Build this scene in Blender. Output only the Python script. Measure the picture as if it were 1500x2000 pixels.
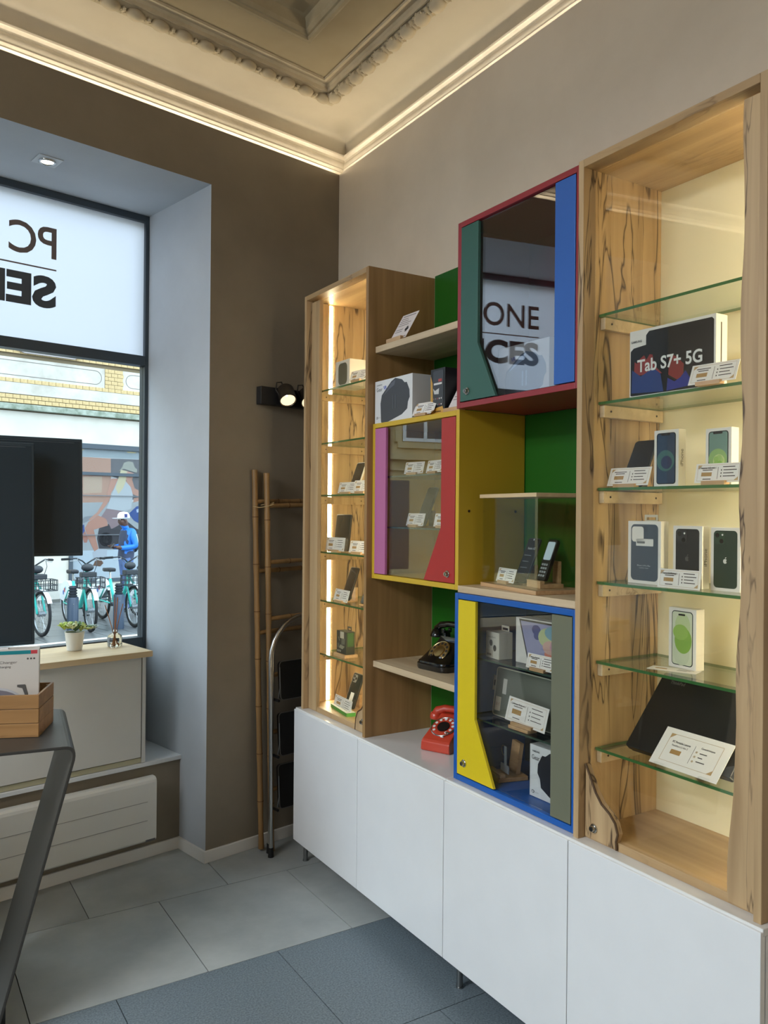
import bpy, bmesh, math, random
from mathutils import Vector, Matrix
random.seed(7)
scene = bpy.context.scene
for o in list(bpy.data.objects): bpy.data.objects.remove(o)
COL = scene.collection
PI = math.pi
# ------------------------------------------------------------------ camera
YAW, PITCH, ROLL = math.radians(31.8764), math.radians(0.0274), math.radians(0.5085)
CAM = Vector((-2.0759, -3.8189, 1.648))
fw = Vector((math.sin(YAW)*math.cos(PITCH), math.cos(YAW)*math.cos(PITCH), math.sin(PITCH)))
r0 = Vector((math.cos(YAW), -math.sin(YAW), 0)); u0 = r0.cross(fw)
rt = r0*math.cos(ROLL)+u0*math.sin(ROLL); up = -r0*math.sin(ROLL)+u0*math.cos(ROLL)
cd = bpy.data.cameras.new('camera'); cam = bpy.data.objects.new('camera', cd); COL.objects.link(cam)
m3 = Matrix((rt, up, -fw)).transposed()
cam.matrix_world = Matrix.Translation(CAM) @ m3.to_4x4()
cd.sensor_fit = 'VERTICAL'; cd.sensor_height = 36; cd.sensor_width = 27
cd.lens = 1591.13/2000*36; cd.clip_start = 0.05; cd.clip_end = 200
scene.camera = cam
# ------------------------------------------------------------------ sky and exposure
world = bpy.data.worlds.new('overcast_sky'); scene.world = world; world.use_nodes = True
bg = world.node_tree.nodes['Background']
bg.inputs[0].default_value = (0.68, 0.85, 1.0, 1); bg.inputs[1].default_value = 3.5
vs = scene.view_settings
vs.view_transform = 'Standard'; vs.look = 'None'; vs.gamma = 1; vs.exposure = 0.32; vs.use_curve_mapping = False
# ------------------------------------------------------------------ helpers
WA = 0.1862                     # the window wall meets the shelving wall out of square
RW = Matrix.Rotation(WA, 4, 'Z')
def W(x, y, z=0.0): return RW @ Vector((x, y, z))
def lin(c):
    c = c/255.0
    return c/12.92 if c <= 0.04045 else ((c+0.055)/1.055)**2.4
def rgb(*c): return (lin(c[0]), lin(c[1]), lin(c[2]), 1)
MC = {}
def newmat(name):
    m = bpy.data.materials.new(name); m.use_nodes = True
    return m, m.node_tree.nodes, m.node_tree.links
def P(r, g, b, rough=.5, metal=0, coat=0, spec=.5, grain=.0, name=None, trans=0):
    k = (r, g, b, rough, metal, coat, spec, grain, trans)
    if k in MC: return MC[k]
    m, n, l = newmat(name or 'paint_%d_%d_%d' % (r, g, b))
    p = n['Principled BSDF']
    p.inputs['Base Color'].default_value = rgb(r, g, b)
    p.inputs['Roughness'].default_value = rough; p.inputs['Metallic'].default_value = metal
    p.inputs['Specular IOR Level'].default_value = spec
    p.inputs['Coat Weight'].default_value = coat; p.inputs['Coat Roughness'].default_value = .08
    p.inputs['Transmission Weight'].default_value = trans
    # slight procedural unevenness
    tc = n.new('ShaderNodeTexCoord'); nz = n.new('ShaderNodeTexNoise'); nz.inputs['Scale'].default_value = 9
    nz.inputs['Detail'].default_value = 4
    mx = n.new('ShaderNodeMix'); mx.data_type = 'RGBA'; mx.blend_type = 'MULTIPLY'
    mx.inputs[0].default_value = .06+grain
    mx.inputs[6].default_value = rgb(r, g, b)
    l.new(tc.outputs['Object'], nz.inputs['Vector']); l.new(nz.outputs['Fac'], mx.inputs[7])
    l.new(mx.outputs[2], p.inputs['Base Color'])
    MC[k] = m; return m
def emis(r, g, b, s, name):
    m, n, l = newmat(name); n.remove(n['Principled BSDF'])
    e = n.new('ShaderNodeEmission'); e.inputs[0].default_value = rgb(r, g, b); e.inputs[1].default_value = s
    l.new(e.outputs[0], n['Material Output'].inputs[0]); return m
def thin_glass(name, tint=(1, 1, 1), ior=1.5, rough=0.0, gain=1.0):
    m, n, l = newmat(name); n.remove(n['Principled BSDF'])
    t = n.new('ShaderNodeBsdfTransparent'); t.inputs[0].default_value = (*tint, 1)
    g = n.new('ShaderNodeBsdfGlossy'); g.inputs['Roughness'].default_value = rough
    f = n.new('ShaderNodeFresnel'); f.inputs[0].default_value = ior
    mm = n.new('ShaderNodeMath'); mm.operation = 'MULTIPLY'; mm.inputs[1].default_value = gain; mm.use_clamp = True
    ge = n.new('ShaderNodeNewGeometry'); io = n.new('ShaderNodeMapRange')      # same reflectance on both faces of the sheet
    io.inputs[3].default_value = ior; io.inputs[4].default_value = 1/ior
    l.new(ge.outputs['Backfacing'], io.inputs[0]); l.new(io.outputs[0], f.inputs[0])
    mx = n.new('ShaderNodeMixShader')
    l.new(f.outputs[0], mm.inputs[0]); l.new(mm.outputs[0], mx.inputs[0]); l.new(t.outputs[0], mx.inputs[1]); l.new(g.outputs[0], mx.inputs[2])
    l.new(mx.outputs[0], n['Material Output'].inputs[0]); return m
def wood(name, c1, c2, dark, axis='z', streak=.5, fine=1.0, rough=.45, thr=.62, scale=1.0):
    """grain along axis, dark spalting lines, soft plank-to-plank tone shifts"""
    m, n, l = newmat(name); p = n['Principled BSDF']; p.inputs['Roughness'].default_value = rough
    tc = n.new('ShaderNodeTexCoord'); mp = n.new('ShaderNodeMapping')
    s = [22*scale, 22*scale, 22*scale]; s['xyz'.index(axis)] = 1.3*scale
    mp.inputs['Scale'].default_value = s; l.new(tc.outputs['Object'], mp.inputs[0])
    n1 = n.new('ShaderNodeTexNoise'); n1.inputs['Scale'].default_value = 1.0*fine; n1.inputs['Detail'].default_value = 6
    n1.inputs['Distortion'].default_value = .6; l.new(mp.outputs[0], n1.inputs['Vector'])
    r1 = n.new('ShaderNodeValToRGB'); r1.color_ramp.elements[0].position = .3; r1.color_ramp.elements[1].position = .72
    r1.color_ramp.elements[0].color = rgb(*c1); r1.color_ramp.elements[1].color = rgb(*c2); l.new(n1.outputs['Fac'], r1.inputs[0])
    mp2 = n.new('ShaderNodeMapping'); s2 = [9*scale, 9*scale, 9*scale]; s2['xyz'.index(axis)] = 1.1*scale
    mp2.inputs['Scale'].default_value = s2; l.new(tc.outputs['Object'], mp2.inputs[0])
    n2 = n.new('ShaderNodeTexNoise'); n2.inputs['Scale'].default_value = 1.2; n2.inputs['Detail'].default_value = 3; n2.inputs['Distortion'].default_value = 1.2
    l.new(mp2.outputs[0], n2.inputs['Vector'])
    # thin contour lines of the noise = spalting
    a = n.new('ShaderNodeMath'); a.operation = 'SUBTRACT'; a.inputs[1].default_value = .5; l.new(n2.outputs['Fac'], a.inputs[0])
    b = n.new('ShaderNodeMath'); b.operation = 'ABSOLUTE'; l.new(a.outputs[0], b.inputs[0])
    c = n.new('ShaderNodeMapRange'); c.inputs[1].default_value = .0; c.inputs[2].default_value = .022; c.inputs[3].default_value = 1; c.inputs[4].default_value = 0
    l.new(b.outputs[0], c.inputs[0])
    n3 = n.new('ShaderNodeTexNoise'); n3.inputs['Scale'].default_value = .55; n3.inputs['Detail'].default_value = 2; l.new(mp2.outputs[0], n3.inputs['Vector'])
    d = n.new('ShaderNodeMapRange'); d.inputs[1].default_value = thr-.1; d.inputs[2].default_value = thr+.04; l.new(n3.outputs['Fac'], d.inputs[0])
    e = n.new('ShaderNodeMath'); e.operation = 'MULTIPLY'; l.new(c.outputs[0], e.inputs[0]); l.new(d.outputs[0], e.inputs[1])
    f = n.new('ShaderNodeMath'); f.operation = 'MULTIPLY'; f.inputs[1].default_value = streak; l.new(e.outputs[0], f.inputs[0])
    mx = n.new('ShaderNodeMix'); mx.data_type = 'RGBA'; mx.inputs[7].default_value = rgb(*dark)
    l.new(f.outputs[0], mx.inputs[0]); l.new(r1.outputs[0], mx.inputs[6]); l.new(mx.outputs[2], p.inputs['Base Color'])
    bp = n.new('ShaderNodeBump'); bp.inputs['Strength'].default_value = .12; bp.inputs['Distance'].default_value = .002
    l.new(n1.outputs['Fac'], bp.inputs['Height']); l.new(bp.outputs[0], p.inputs['Normal'])
    return m
def noisy(name, c1, c2, scale=3, detail=8, rough=.5, bump=.0, spec=.5, lo=.35, hi=.65, rough2=None):
    m, n, l = newmat(name); p = n['Principled BSDF']; p.inputs['Roughness'].default_value = rough; p.inputs['Specular IOR Level'].default_value = spec
    tc = n.new('ShaderNodeTexCoord'); nz = n.new('ShaderNodeTexNoise'); nz.inputs['Scale'].default_value = scale; nz.inputs['Detail'].default_value = detail
    nz.inputs['Roughness'].default_value = .62
    rp = n.new('ShaderNodeValToRGB'); rp.color_ramp.elements[0].position = lo; rp.color_ramp.elements[1].position = hi
    rp.color_ramp.elements[0].color = rgb(*c1); rp.color_ramp.elements[1].color = rgb(*c2)
    l.new(tc.outputs['Object'], nz.inputs['Vector']); l.new(nz.outputs['Fac'], rp.inputs[0]); l.new(rp.outputs[0], p.inputs['Base Color'])
    if rough2 is not None:
        mr = n.new('ShaderNodeMapRange'); mr.inputs[3].default_value = rough; mr.inputs[4].default_value = rough2
        l.new(nz.outputs['Fac'], mr.inputs[0]); l.new(mr.outputs[0], p.inputs['Roughness'])
    if bump:
        b = n.new('ShaderNodeBump'); b.inputs['Strength'].default_value = bump; b.inputs['Distance'].default_value = .004
        l.new(nz.outputs['Fac'], b.inputs['Height']); l.new(b.outputs[0], p.inputs['Normal'])
    return m
WM = {}
def wm(o): return WM.get(o.name, Matrix.Identity(4)) if o else Matrix.Identity(4)
def tag(o, label=None, cat=None, group=None, kind=None):
    if label: o['label'] = label
    if cat: o['category'] = cat
    if group: o['group'] = group
    if kind: o['kind'] = kind
    return o
def thing(name, label, cat, loc=(0, 0, 0), rz=0, group=None):
    o = bpy.data.objects.new(name, None); COL.objects.link(o); o.empty_display_size = .1
    o.location = loc; o.rotation_euler = (0, 0, rz)
    WM[o.name] = Matrix.Translation(Vector(loc)) @ Matrix.Rotation(rz, 4, 'Z')
    return tag(o, label, cat, group)
def link(name, me, parent):
    o = bpy.data.objects.new(name, me); COL.objects.link(o)
    if parent:
        o.parent = parent; WM[o.name] = wm(parent)
    return o
def rrect(w, h, r, n=5, cx=0, cy=0):
    pts = []
    for sx, sy, a0 in ((1, 1, 0), (-1, 1, 90), (-1, -1, 180), (1, -1, 270)):
        for k in range(n+1):
            a = math.radians(a0+90*k/n)
            pts.append((cx+sx*(w/2-r)+r*math.cos(a), cy+sy*(h/2-r)+r*math.sin(a)))
    return pts
def circ(r, n=24, cx=0, cy=0, ry=None): return [(cx+r*math.cos(2*PI*k/n), cy+(ry or r)*math.sin(2*PI*k/n)) for k in range(n)]
class MB:
    def __init__(s): s.v = []; s.f = []; s.mi = []; s.m = 0; s.M = None
    def add(s, vs, fs):
        b = len(s.v)
        s.v += [tuple(s.M @ Vector(v)) if s.M else tuple(v) for v in vs]
        s.f += [tuple(b+i for i in f) for f in fs]; s.mi += [s.m]*len(fs)
        return s
    def box(s, x0, x1, y0, y1, z0, z1):
        x0, x1 = min(x0, x1), max(x0, x1); y0, y1 = min(y0, y1), max(y0, y1); z0, z1 = min(z0, z1), max(z0, z1)
        return s.add([(x0,y0,z0),(x1,y0,z0),(x1,y1,z0),(x0,y1,z0),(x0,y0,z1),(x1,y0,z1),(x1,y1,z1),(x0,y1,z1)],
                     [(0,3,2,1),(4,5,6,7),(0,1,5,4),(1,2,6,5),(2,3,7,6),(3,0,4,7)])
    def prism(s, pts, a0, a1, axis='z'):
        """extrude a 2D outline; axis z: (x,y), axis y: (x,z) , axis x: (y,z)"""
        def mk(p, a): return {'z': (p[0], p[1], a), 'y': (p[0], a, p[1]), 'x': (a, p[0], p[1])}[axis]
        n = len(pts)
        ar = sum(pts[i][0]*pts[(i+1) % n][1]-pts[(i+1) % n][0]*pts[i][1] for i in range(n))
        flip = (ar < 0) != (axis == 'y')
        v = [mk(p, a0) for p in pts]+[mk(p, a1) for p in pts]
        if a0 > a1: flip = not flip
        f = [tuple(range(n-1, -1, -1)), tuple(range(n, 2*n))]+[(i, (i+1) % n, n+(i+1) % n, n+i) for i in range(n)]
        if flip: f = [tuple(reversed(q)) for q in f]
        return s.add(v, f)
    def cyl(s, p0, p1, r, n=12, r2=None, cap=True):
        return s.tube([p0, p1], [r, r if r2 is None else r2], n, cap)
    def tube(s, pts, r, n=8, cap=True, closed=False):
        pts = [Vector(p) for p in pts]; k = len(pts)
        rs = r if isinstance(r, (list, tuple)) else [r]*k
        vs = []; fs = []; prev = None
        for i, p in enumerate(pts):
            if closed: t = pts[(i+1) % k]-pts[i-1]
            else: t = (pts[min(i+1, k-1)]-pts[max(i-1, 0)])
            t.normalize()
            if prev is None:
                a = Vector((0, 0, 1)) if abs(t.z) < .9 else Vector((1, 0, 0)); prev = t.cross(a).normalized()
            else:
                prev = (prev-t*prev.dot(t)).normalized()
            b = t.cross(prev)
            for j in range(n):
                an = 2*PI*j/n; vs.append(tuple(p+(prev*math.cos(an)+b*math.sin(an))*rs[i]))
        for i in range(k if closed else k-1):
            i2 = (i+1) % k
            for j in range(n): fs.append((i*n+j, i*n+(j+1) % n, i2*n+(j+1) % n, i2*n+j))
        if cap and not closed: fs += [tuple(range(n-1, -1, -1)), tuple((k-1)*n+j for j in range(n))]
        return s.add(vs, fs)
    def lathe(s, prof, c=(0, 0, 0), n=20, cap=True):
        vs = []; fs = []; k = len(prof)
        for r, z in prof:
            for j in range(n): vs.append((c[0]+r*math.cos(2*PI*j/n), c[1]+r*math.sin(2*PI*j/n), c[2]+z))
        for i in range(k-1):
            for j in range(n): fs.append((i*n+j, i*n+(j+1) % n, (i+1)*n+(j+1) % n, (i+1)*n+j))
        if cap: fs += [tuple(range(n-1, -1, -1)), tuple((k-1)*n+j for j in range(n))]
        return s.add(vs, fs)
    def ball(s, c, rx, ry=None, rz=None, n=12, m=7):
        ry = ry or rx; rz = rz or rx; vs = []; fs = []
        for i in range(m+1):
            a = PI*i/m
            for j in range(n): vs.append((c[0]+rx*math.sin(a)*math.cos(2*PI*j/n), c[1]+ry*math.sin(a)*math.sin(2*PI*j/n), c[2]-rz*math.cos(a)))
        for i in range(m):
            for j in range(n): fs.append((i*n+j, i*n+(j+1) % n, (i+1)*n+(j+1) % n, (i+1)*n+j))
        return s.add(vs, fs)
    def mesh(s, mats, X=None, smooth=False):
        me = bpy.data.meshes.new('mesh')
        vs = [X @ Vector(v) for v in s.v] if X else s.v
        me.from_pydata([tuple(v) for v in vs], [], s.f)
        for mt in (mats if isinstance(mats, (list, tuple)) else [mats]): me.materials.append(mt)
        if s.m or any(s.mi): me.polygons.foreach_set('material_index', s.mi)
        bm = bmesh.new(); bm.from_mesh(me); bmesh.ops.remove_doubles(bm, verts=bm.verts, dist=1e-6)
        bm.to_mesh(me); bm.free()
        if smooth: me.polygons.foreach_set('use_smooth', [True]*len(me.polygons))
        me.update(); return me
    def build(s, name, mats, parent=None, space='l', bevel=0, smooth=False, seg=2, angle=35):
        X = {'l': Matrix.Identity(4), 'w': Matrix.Identity(4), 'win': RW}[space]
        base = None
        if space != 'l' and parent: X = wm(parent).inverted() @ X
        me = s.mesh(mats, X, smooth)
        o = link(name, me, parent)
        if not parent:
            xs = [v.co for v in me.vertices]
            b = Vector(((min(v.x for v in xs)+max(v.x for v in xs))/2, (min(v.y for v in xs)+max(v.y for v in xs))/2, min(v.z for v in xs)))
            me.transform(Matrix.Translation(-b)); o.location = b; WM[o.name] = Matrix.Translation(b)
        if bevel:
            md = o.modifiers.new('edge', 'BEVEL'); md.width = bevel; md.segments = seg; md.limit_method = 'ANGLE'; md.angle_limit = math.radians(angle)
        if smooth == 'auto':
            pass
        return o
def shade_auto(o, ang=40):
    me = o.data; me.polygons.foreach_set('use_smooth', [True]*len(me.polygons))
    bm = bmesh.new(); bm.from_mesh(me)
    for e in bm.edges:
        if len(e.link_faces) == 2 and e.calc_face_angle(0) > math.radians(ang): e.smooth = False
    bm.to_mesh(me); bm.free(); return o
TXT = {}
def text_mesh(s, bold=0.0):
    k = (s, bold)
    if k in TXT: return TXT[k].copy()
    cu = bpy.data.curves.new('lettering', 'FONT'); cu.body = s; cu.size = 1; cu.offset = bold; cu.fill_mode = 'FRONT'; cu.extrude = 0; cu.resolution_u = 4
    ob = bpy.data.objects.new('lettering', cu); COL.objects.link(ob)
    dg = bpy.context.evaluated_depsgraph_get()
    me = bpy.data.meshes.new_from_object(ob.evaluated_get(dg)); bpy.data.objects.remove(ob); bpy.data.curves.remove(cu)
    TXT[k] = me; return me.copy()
def letters(s, parent, mat, x, z, h, y, w=None, bold=0.0, mirror=False, rot90=False, name='lettering', tilt=0, shear=0):
    """flat lettering on the local front plane (normal -y): left edge x, baseline z, cap height h, optional fitted width w"""
    me = text_mesh(s, bold)
    xs = [v.co.x for v in me.vertices]; x0, x1 = min(xs), max(xs)
    k = h/.7; kx = (w/(x1-x0)) if w else k
    for v in me.vertices:
        a = (v.co.x-x0)*kx; b = v.co.y*k
        if rot90: a, b = -b, a
        v.co = (x+a if not mirror else x-a, y, z+b)
    if mirror: me.flip_normals()
    me.materials.clear(); me.materials.append(mat)
    o = link(name, me, parent)
    return o
def decal(parent, name, pts, mat, y, th=.0005):
    m = MB(); m.prism(pts, y-th, y, 'y'); return m.build(name, mat, parent)
def copy_tree(o, loc=None, rz=None, label=None, group=None):
    c = o.copy(); COL.objects.link(c)
    if loc is not None: c.location = loc
    if rz is not None: c.rotation_euler = (0, 0, rz)
    if label: c['label'] = label
    if group: c['group'] = group
    for ch in o.children:
        d = ch.copy(); COL.objects.link(d); d.parent = c
        for g in ch.children:
            e = g.copy(); COL.objects.link(e); e.parent = d
    WM[c.name] = Matrix.Translation(c.location) @ Matrix.Rotation(c.rotation_euler.z, 4, 'Z')
    return c
FACE = -PI/2      # products on the shelving wall look towards -x
# ------------------------------------------------------------------ materials
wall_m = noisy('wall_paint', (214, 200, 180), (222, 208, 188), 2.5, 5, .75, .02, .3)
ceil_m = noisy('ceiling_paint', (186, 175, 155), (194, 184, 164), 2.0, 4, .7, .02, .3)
plaster_in_dim = noisy('plaster_band_dim', (176, 162, 136), (190, 176, 150), 9, 5, .7, .05, .3)  # plaster toned down: the band's missing light is put into its colour
plaster_cf_dim = noisy('plaster_coffer_dim', (152, 138, 110), (164, 150, 122), 9, 5, .7, .05, .3)  # darker still, shade of the unlit coffer moulding mixed into the plaster
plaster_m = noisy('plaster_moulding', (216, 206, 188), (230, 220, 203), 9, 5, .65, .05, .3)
reveal_light_m = noisy('reveal_light', (180, 184, 188), (187, 191, 195), 2.5, 5, .7, .02, .3)  # daylight falling on the recess is mixed into this paler tone
front_shade_m = noisy('window_wall_shade', (130, 119, 102), (138, 127, 110), 2.5, 5, .75, .02, .3)  # darker tone stands in for the weaker light on the window wall
white_m = P(232, 231, 228, .35, coat=.1)
base_m = P(226, 222, 214, .45)
lac_m = P(240, 241, 242, .22, coat=.7, name='white_lacquer')
tile_l = noisy('concrete_tile', (146, 151, 150), (180, 184, 181), 2.6, 9, .38, .05, .45, .3, .7, .55)
tile_l2 = noisy('concrete_tile_warm', (144, 147, 143), (168, 170, 165), 3.1, 9, .36, .05, .45, .3, .7, .55)
tile_d = noisy('slate_speckle_tile', (88, 100, 108), (132, 144, 151), 160, 3, .42, .12, .5, .35, .75)
tile_d2 = noisy('slate_speckle_tile_b', (94, 105, 112), (124, 135, 141), 130, 3, .4, .12, .5, .35, .75)
grout_m = P(48, 50, 51, .8)
anth = P(56, 66, 74, .4, coat=.1, name='anthracite_frame')
glass_m = thin_glass('clear_glass', (.97, .985, .97))
win_glass = thin_glass('window_glass', (.98, .99, .985), gain=.06)
door_glass = thin_glass('cabinet_glass', (.965, .97, .955), gain=1.3)
mirror_glass = thin_glass('reflective_cabinet_glass', (.9, .9, .9), gain=4.2)
semi_glass = thin_glass('sun_control_cabinet_glass', (.95, .95, .94), gain=1.25)
shelf_glass = thin_glass('shelf_glass', (.95, .985, .955))
edge_g = P(64, 112, 62, .15, coat=.3, name='green_glass_edge')
M_SPL = wood('spalted_maple', (164, 134, 96), (202, 172, 130), (66, 46, 30), 'z', 1.0, thr=.5)
M_MAP = wood('maple_board', (166, 136, 98), (198, 168, 126), (92, 64, 40), 'z', .5, thr=.62)
M_BRN = wood('brown_tower_side', (140, 106, 64), (172, 134, 86), (96, 66, 38), 'z', .35, thr=.66)  # browner and darker than the other tower boards
M_OAKY = wood('pale_oak_shelf', (190, 166, 132), (222, 200, 166), (128, 96, 66), 'y', .6, thr=.6)
M_MAPY = wood('maple_floor_board', (164, 132, 92), (196, 164, 120), (104, 74, 46), 'y', .6, thr=.56)
M_OAKX = wood('oak_worktop', (200, 172, 130), (222, 196, 154), (160, 126, 84), 'x', .3, thr=.7)
M_BAM = wood('bamboo_cane', (122, 92, 54), (158, 122, 76), (80, 56, 30), 'z', .4, thr=.62)
M_CRT = wood('crate_pine', (136, 98, 56), (170, 128, 80), (92, 60, 32), 'x', .5, thr=.58)
M_BLK = wood('block_beech', (180, 142, 100), (206, 170, 128), (140, 104, 70), 'x', .2, thr=.7, scale=3)
cream_m = P(236, 226, 190, .6, name='cream_back_panel')
green_m = P(20, 92, 12, .42, name='green_panel')
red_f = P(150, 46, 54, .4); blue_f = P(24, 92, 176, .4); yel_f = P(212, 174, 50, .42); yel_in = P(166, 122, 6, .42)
brick_m = noisy('yellow_glazed_brick', (182, 154, 104), (204, 178, 128), 14, 4, .6)
stone_m = noisy('pale_stone', (176, 169, 156), (204, 198, 186), 2.2, 7, .85)
stucco_m = noisy('white_stucco', (194, 188, 174), (210, 205, 192), 1.2, 8, .9)
chrome = P(190, 190, 186, .18, 1); steel = P(150, 152, 152, .35, 1); black_m = P(22, 22, 24, .35); rubber = P(20, 21, 22, .75)
brass = P(196, 164, 104, .28, 1)
card_m = P(238, 235, 230, .6); ink = P(70, 60, 56, .7); gold = P(176, 138, 84, .6); gold2 = P(190, 158, 112, .6)
def use_world_coords(m):
    n = m.node_tree.nodes; l = m.node_tree.links
    g = n.new('ShaderNodeNewGeometry')
    for nd in n:
        if nd.bl_idname == 'ShaderNodeTexNoise': l.new(g.outputs['Position'], nd.inputs['Vector'])
for m in (tile_l, tile_l2, tile_d, tile_d2): use_world_coords(m)
# ================================================================== STRUCTURE
# room outline (inside the lining walls): A corner, B, C, D
A = Vector((0, 0)); B = Vector((0, -6.6)); Cc = Vector((-5.4, -6.6)); D = W(-5.5, 0).to_2d()
RING = [A, B, Cc, D]
def ring(o):
    """outline moved inwards by o"""
    out = []; n = len(RING)
    for i in range(n):
        p0, p1, p2 = RING[i-1], RING[i], RING[(i+1) % n]
        def off(a, b):
            d = (b-a).normalized(); nrm = Vector((d.y, -d.x)); return a+nrm*o, d   # inward for this winding
        a, da = off(p0, p1); b, db = off(p1, p2)
        t = ((b-a).x*db.y-(b-a).y*db.x)/(da.x*db.y-da.y*db.x)
        out.append(a+da*t)
    return out
def sweep(name, prof, mat, smooth=False, fill=False):
    m = MB(); n = 4; vs = []; fs = []
    for o, z in prof: vs += [(p.x, p.y, z) for p in ring(o)]
    for i in range(len(prof)-1):
        for j in range(n): fs.append((i*n+j, (i+1)*n+j, (i+1)*n+(j+1) % n, i*n+(j+1) % n))
    if fill: fs.append(tuple((len(prof)-1)*n+j for j in range(n)))
    m.add(vs, fs)
    o = m.build(name, mat, None, 'w'); shade_auto(o, 28); return tag(o, kind='structure')
# --- floor: tiles as pieces on a grout bed
g = MB(); g.box(-7.2, .9, -7.2, 1.2, -.12, -.004)
floor = g.build('floor', grout_m, None, 'w'); tag(floor, kind='structure')
TW, TH = .591, .610
def tile_mesh(mat):
    m = MB(); m.box(-TW/2+.0016, TW/2-.0016, -TH/2+.0016, TH/2-.0016, -.012, 0); return m.mesh(mat)
TM = [tile_mesh(t) for t in (tile_l, tile_l2, tile_d, tile_d2)]
rows = [(-.41+TH/2, -.748), (-.41-TH/2, -1.057), (-1.02-TH/2, -.79)]
k = 0
for ri in range(-1, 9):
    yc = -.41-TH/2-(ri-1)*TH
    ph = {-1: -1.05, 0: -.748, 1: -1.057, 2: -.79}.get(ri, -.79+.31*(ri % 2))
    for ci in range(-10, 6):
        xc = ph+TW/2+ci*TW
        if xc > .25 or xc < -5.6: continue
        q = RW.inverted() @ Vector((xc, yc, 0))
        if q.y > .5: continue
        t = link('tile', TM[(2 if ri >= 2 else 0)+random.randrange(2)], floor)
        t.location = Vector((xc, yc, 0))-floor.location; k += 1
# --- walls
WIN_R, WIN_L, Z_R = -.772, -2.715, 3.178
Z_TOP = 3.444
bk = RW.inverted() @ Vector((0, .75, 0))
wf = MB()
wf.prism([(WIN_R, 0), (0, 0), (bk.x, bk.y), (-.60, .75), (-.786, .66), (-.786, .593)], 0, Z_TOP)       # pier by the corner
wf.box(-3.45, WIN_L, 0, .66, 0, Z_TOP); wf.box(-5.6, -5.05, 0, .66, 0, Z_TOP); wf.box(-5.05, -3.45, 0, .66, 2.9, Z_TOP)   # wall left of the window, opening for the added entrance
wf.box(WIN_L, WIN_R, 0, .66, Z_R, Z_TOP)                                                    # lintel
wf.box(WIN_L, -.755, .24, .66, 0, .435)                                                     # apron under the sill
o = wf.build('wall_front', [front_shade_m, reveal_light_m], None, 'win'); tag(o, kind='structure')
Ri = RW.inverted()
for p in o.data.polygons:       # daylight put into the recess's paler tone, weak light into the face's taupe
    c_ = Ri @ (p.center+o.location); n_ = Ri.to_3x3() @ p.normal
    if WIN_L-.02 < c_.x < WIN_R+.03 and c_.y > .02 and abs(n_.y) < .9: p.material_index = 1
wr = MB(); wr.box(0, .14, -6.75, .75, 0, Z_TOP); tag(wr.build('wall_right', wall_m, None, 'w'), kind='structure')
wb = MB(); wb.box(-6.0, .14, -6.9, -6.6, 0, Z_TOP); tag(wb.build('wall_back', wall_m, None, 'w'), kind='structure')
wl = MB(); LX = D.x                                # left wall with an opening for the added window
def lxy(y): return D.x+(Cc.x-D.x)*(y-D.y)/(Cc.y-D.y)
for ya, yb, z0, z1 in ((D.y, -.7, 0, Z_TOP), (-3.1, Cc.y, 0, Z_TOP), (-.7, -3.1, 0, .25), (-.7, -3.1, 3.3, Z_TOP)):
    wl.prism([(lxy(ya), ya), (lxy(yb), yb), (lxy(yb)-.2, yb), (lxy(ya)-.2, ya)], z0, z1)
tag(wl.build('wall_left', wall_m, None, 'w'), kind='structure')
w2_ = thing('added_window', None, None, (lxy(-1.9)-.1, -1.9, .5), 0); w2_['kind'] = 'structure'  # unseen window, added for cool daylight from the left
for ya, yb, z0, z1, nm in ((-.7, -.76, .25, 3.3, 'stile'), (-3.04, -3.1, .25, 3.3, 'stile'), (-1.87, -1.93, .31, 3.24, 'mullion'), (-.76, -3.04, .25, .31, 'bottom_rail'), (-.76, -3.04, 3.24, 3.3, 'top_rail')):
    m = MB(); m.prism([(lxy(ya)-.07, ya), (lxy(yb)-.07, yb), (lxy(yb)-.13, yb), (lxy(ya)-.13, ya)], z0, z1); m.build(nm, anth, w2_, 'w')
for ya, yb in ((-.76, -1.87), (-1.93, -3.04)):
    m = MB(); m.prism([(lxy(ya)-.097, ya), (lxy(yb)-.097, yb), (lxy(yb)-.103, yb), (lxy(ya)-.103, ya)], .31, 3.24); m.build('pane', glass_m, w2_, 'w')
# --- ceiling: old cornice behind the lining, cove, leaf-and-egg band, coffer
sweep('trim_1', [(.0, Z_TOP), (-.05, Z_TOP), (-.052, 3.468), (-.060, 3.474), (-.060, 3.490), (-.066, 3.496), (-.067, 3.514), (-.073, 3.522),
                 (-.075, 3.542), (-.082, 3.556), (-.090, 3.566), (-.092, 3.580), (-.086, 3.590), (-.080, 3.592), (-.080, 3.601), (-.118, 3.604)], plaster_m)
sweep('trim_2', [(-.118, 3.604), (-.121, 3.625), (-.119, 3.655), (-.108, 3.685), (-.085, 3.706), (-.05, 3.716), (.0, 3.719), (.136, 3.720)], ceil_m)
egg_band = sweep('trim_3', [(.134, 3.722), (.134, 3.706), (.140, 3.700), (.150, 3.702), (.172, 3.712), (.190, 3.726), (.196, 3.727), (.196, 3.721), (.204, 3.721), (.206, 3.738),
                            (.216, 3.746), (.232, 3.748), (.240, 3.742), (.250, 3.742), (.252, 3.752)], plaster_in_dim)
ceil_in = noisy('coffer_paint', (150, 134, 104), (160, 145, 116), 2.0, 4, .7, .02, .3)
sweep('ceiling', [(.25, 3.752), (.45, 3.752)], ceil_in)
sweep('trim_4', [(.448, 3.753), (.452, 3.738), (.462, 3.732), (.474, 3.734), (.480, 3.744), (.488, 3.746), (.50, 3.760), (.504, 3.786), (.512, 3.800), (.53, 3.803)], plaster_cf_dim)
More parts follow.
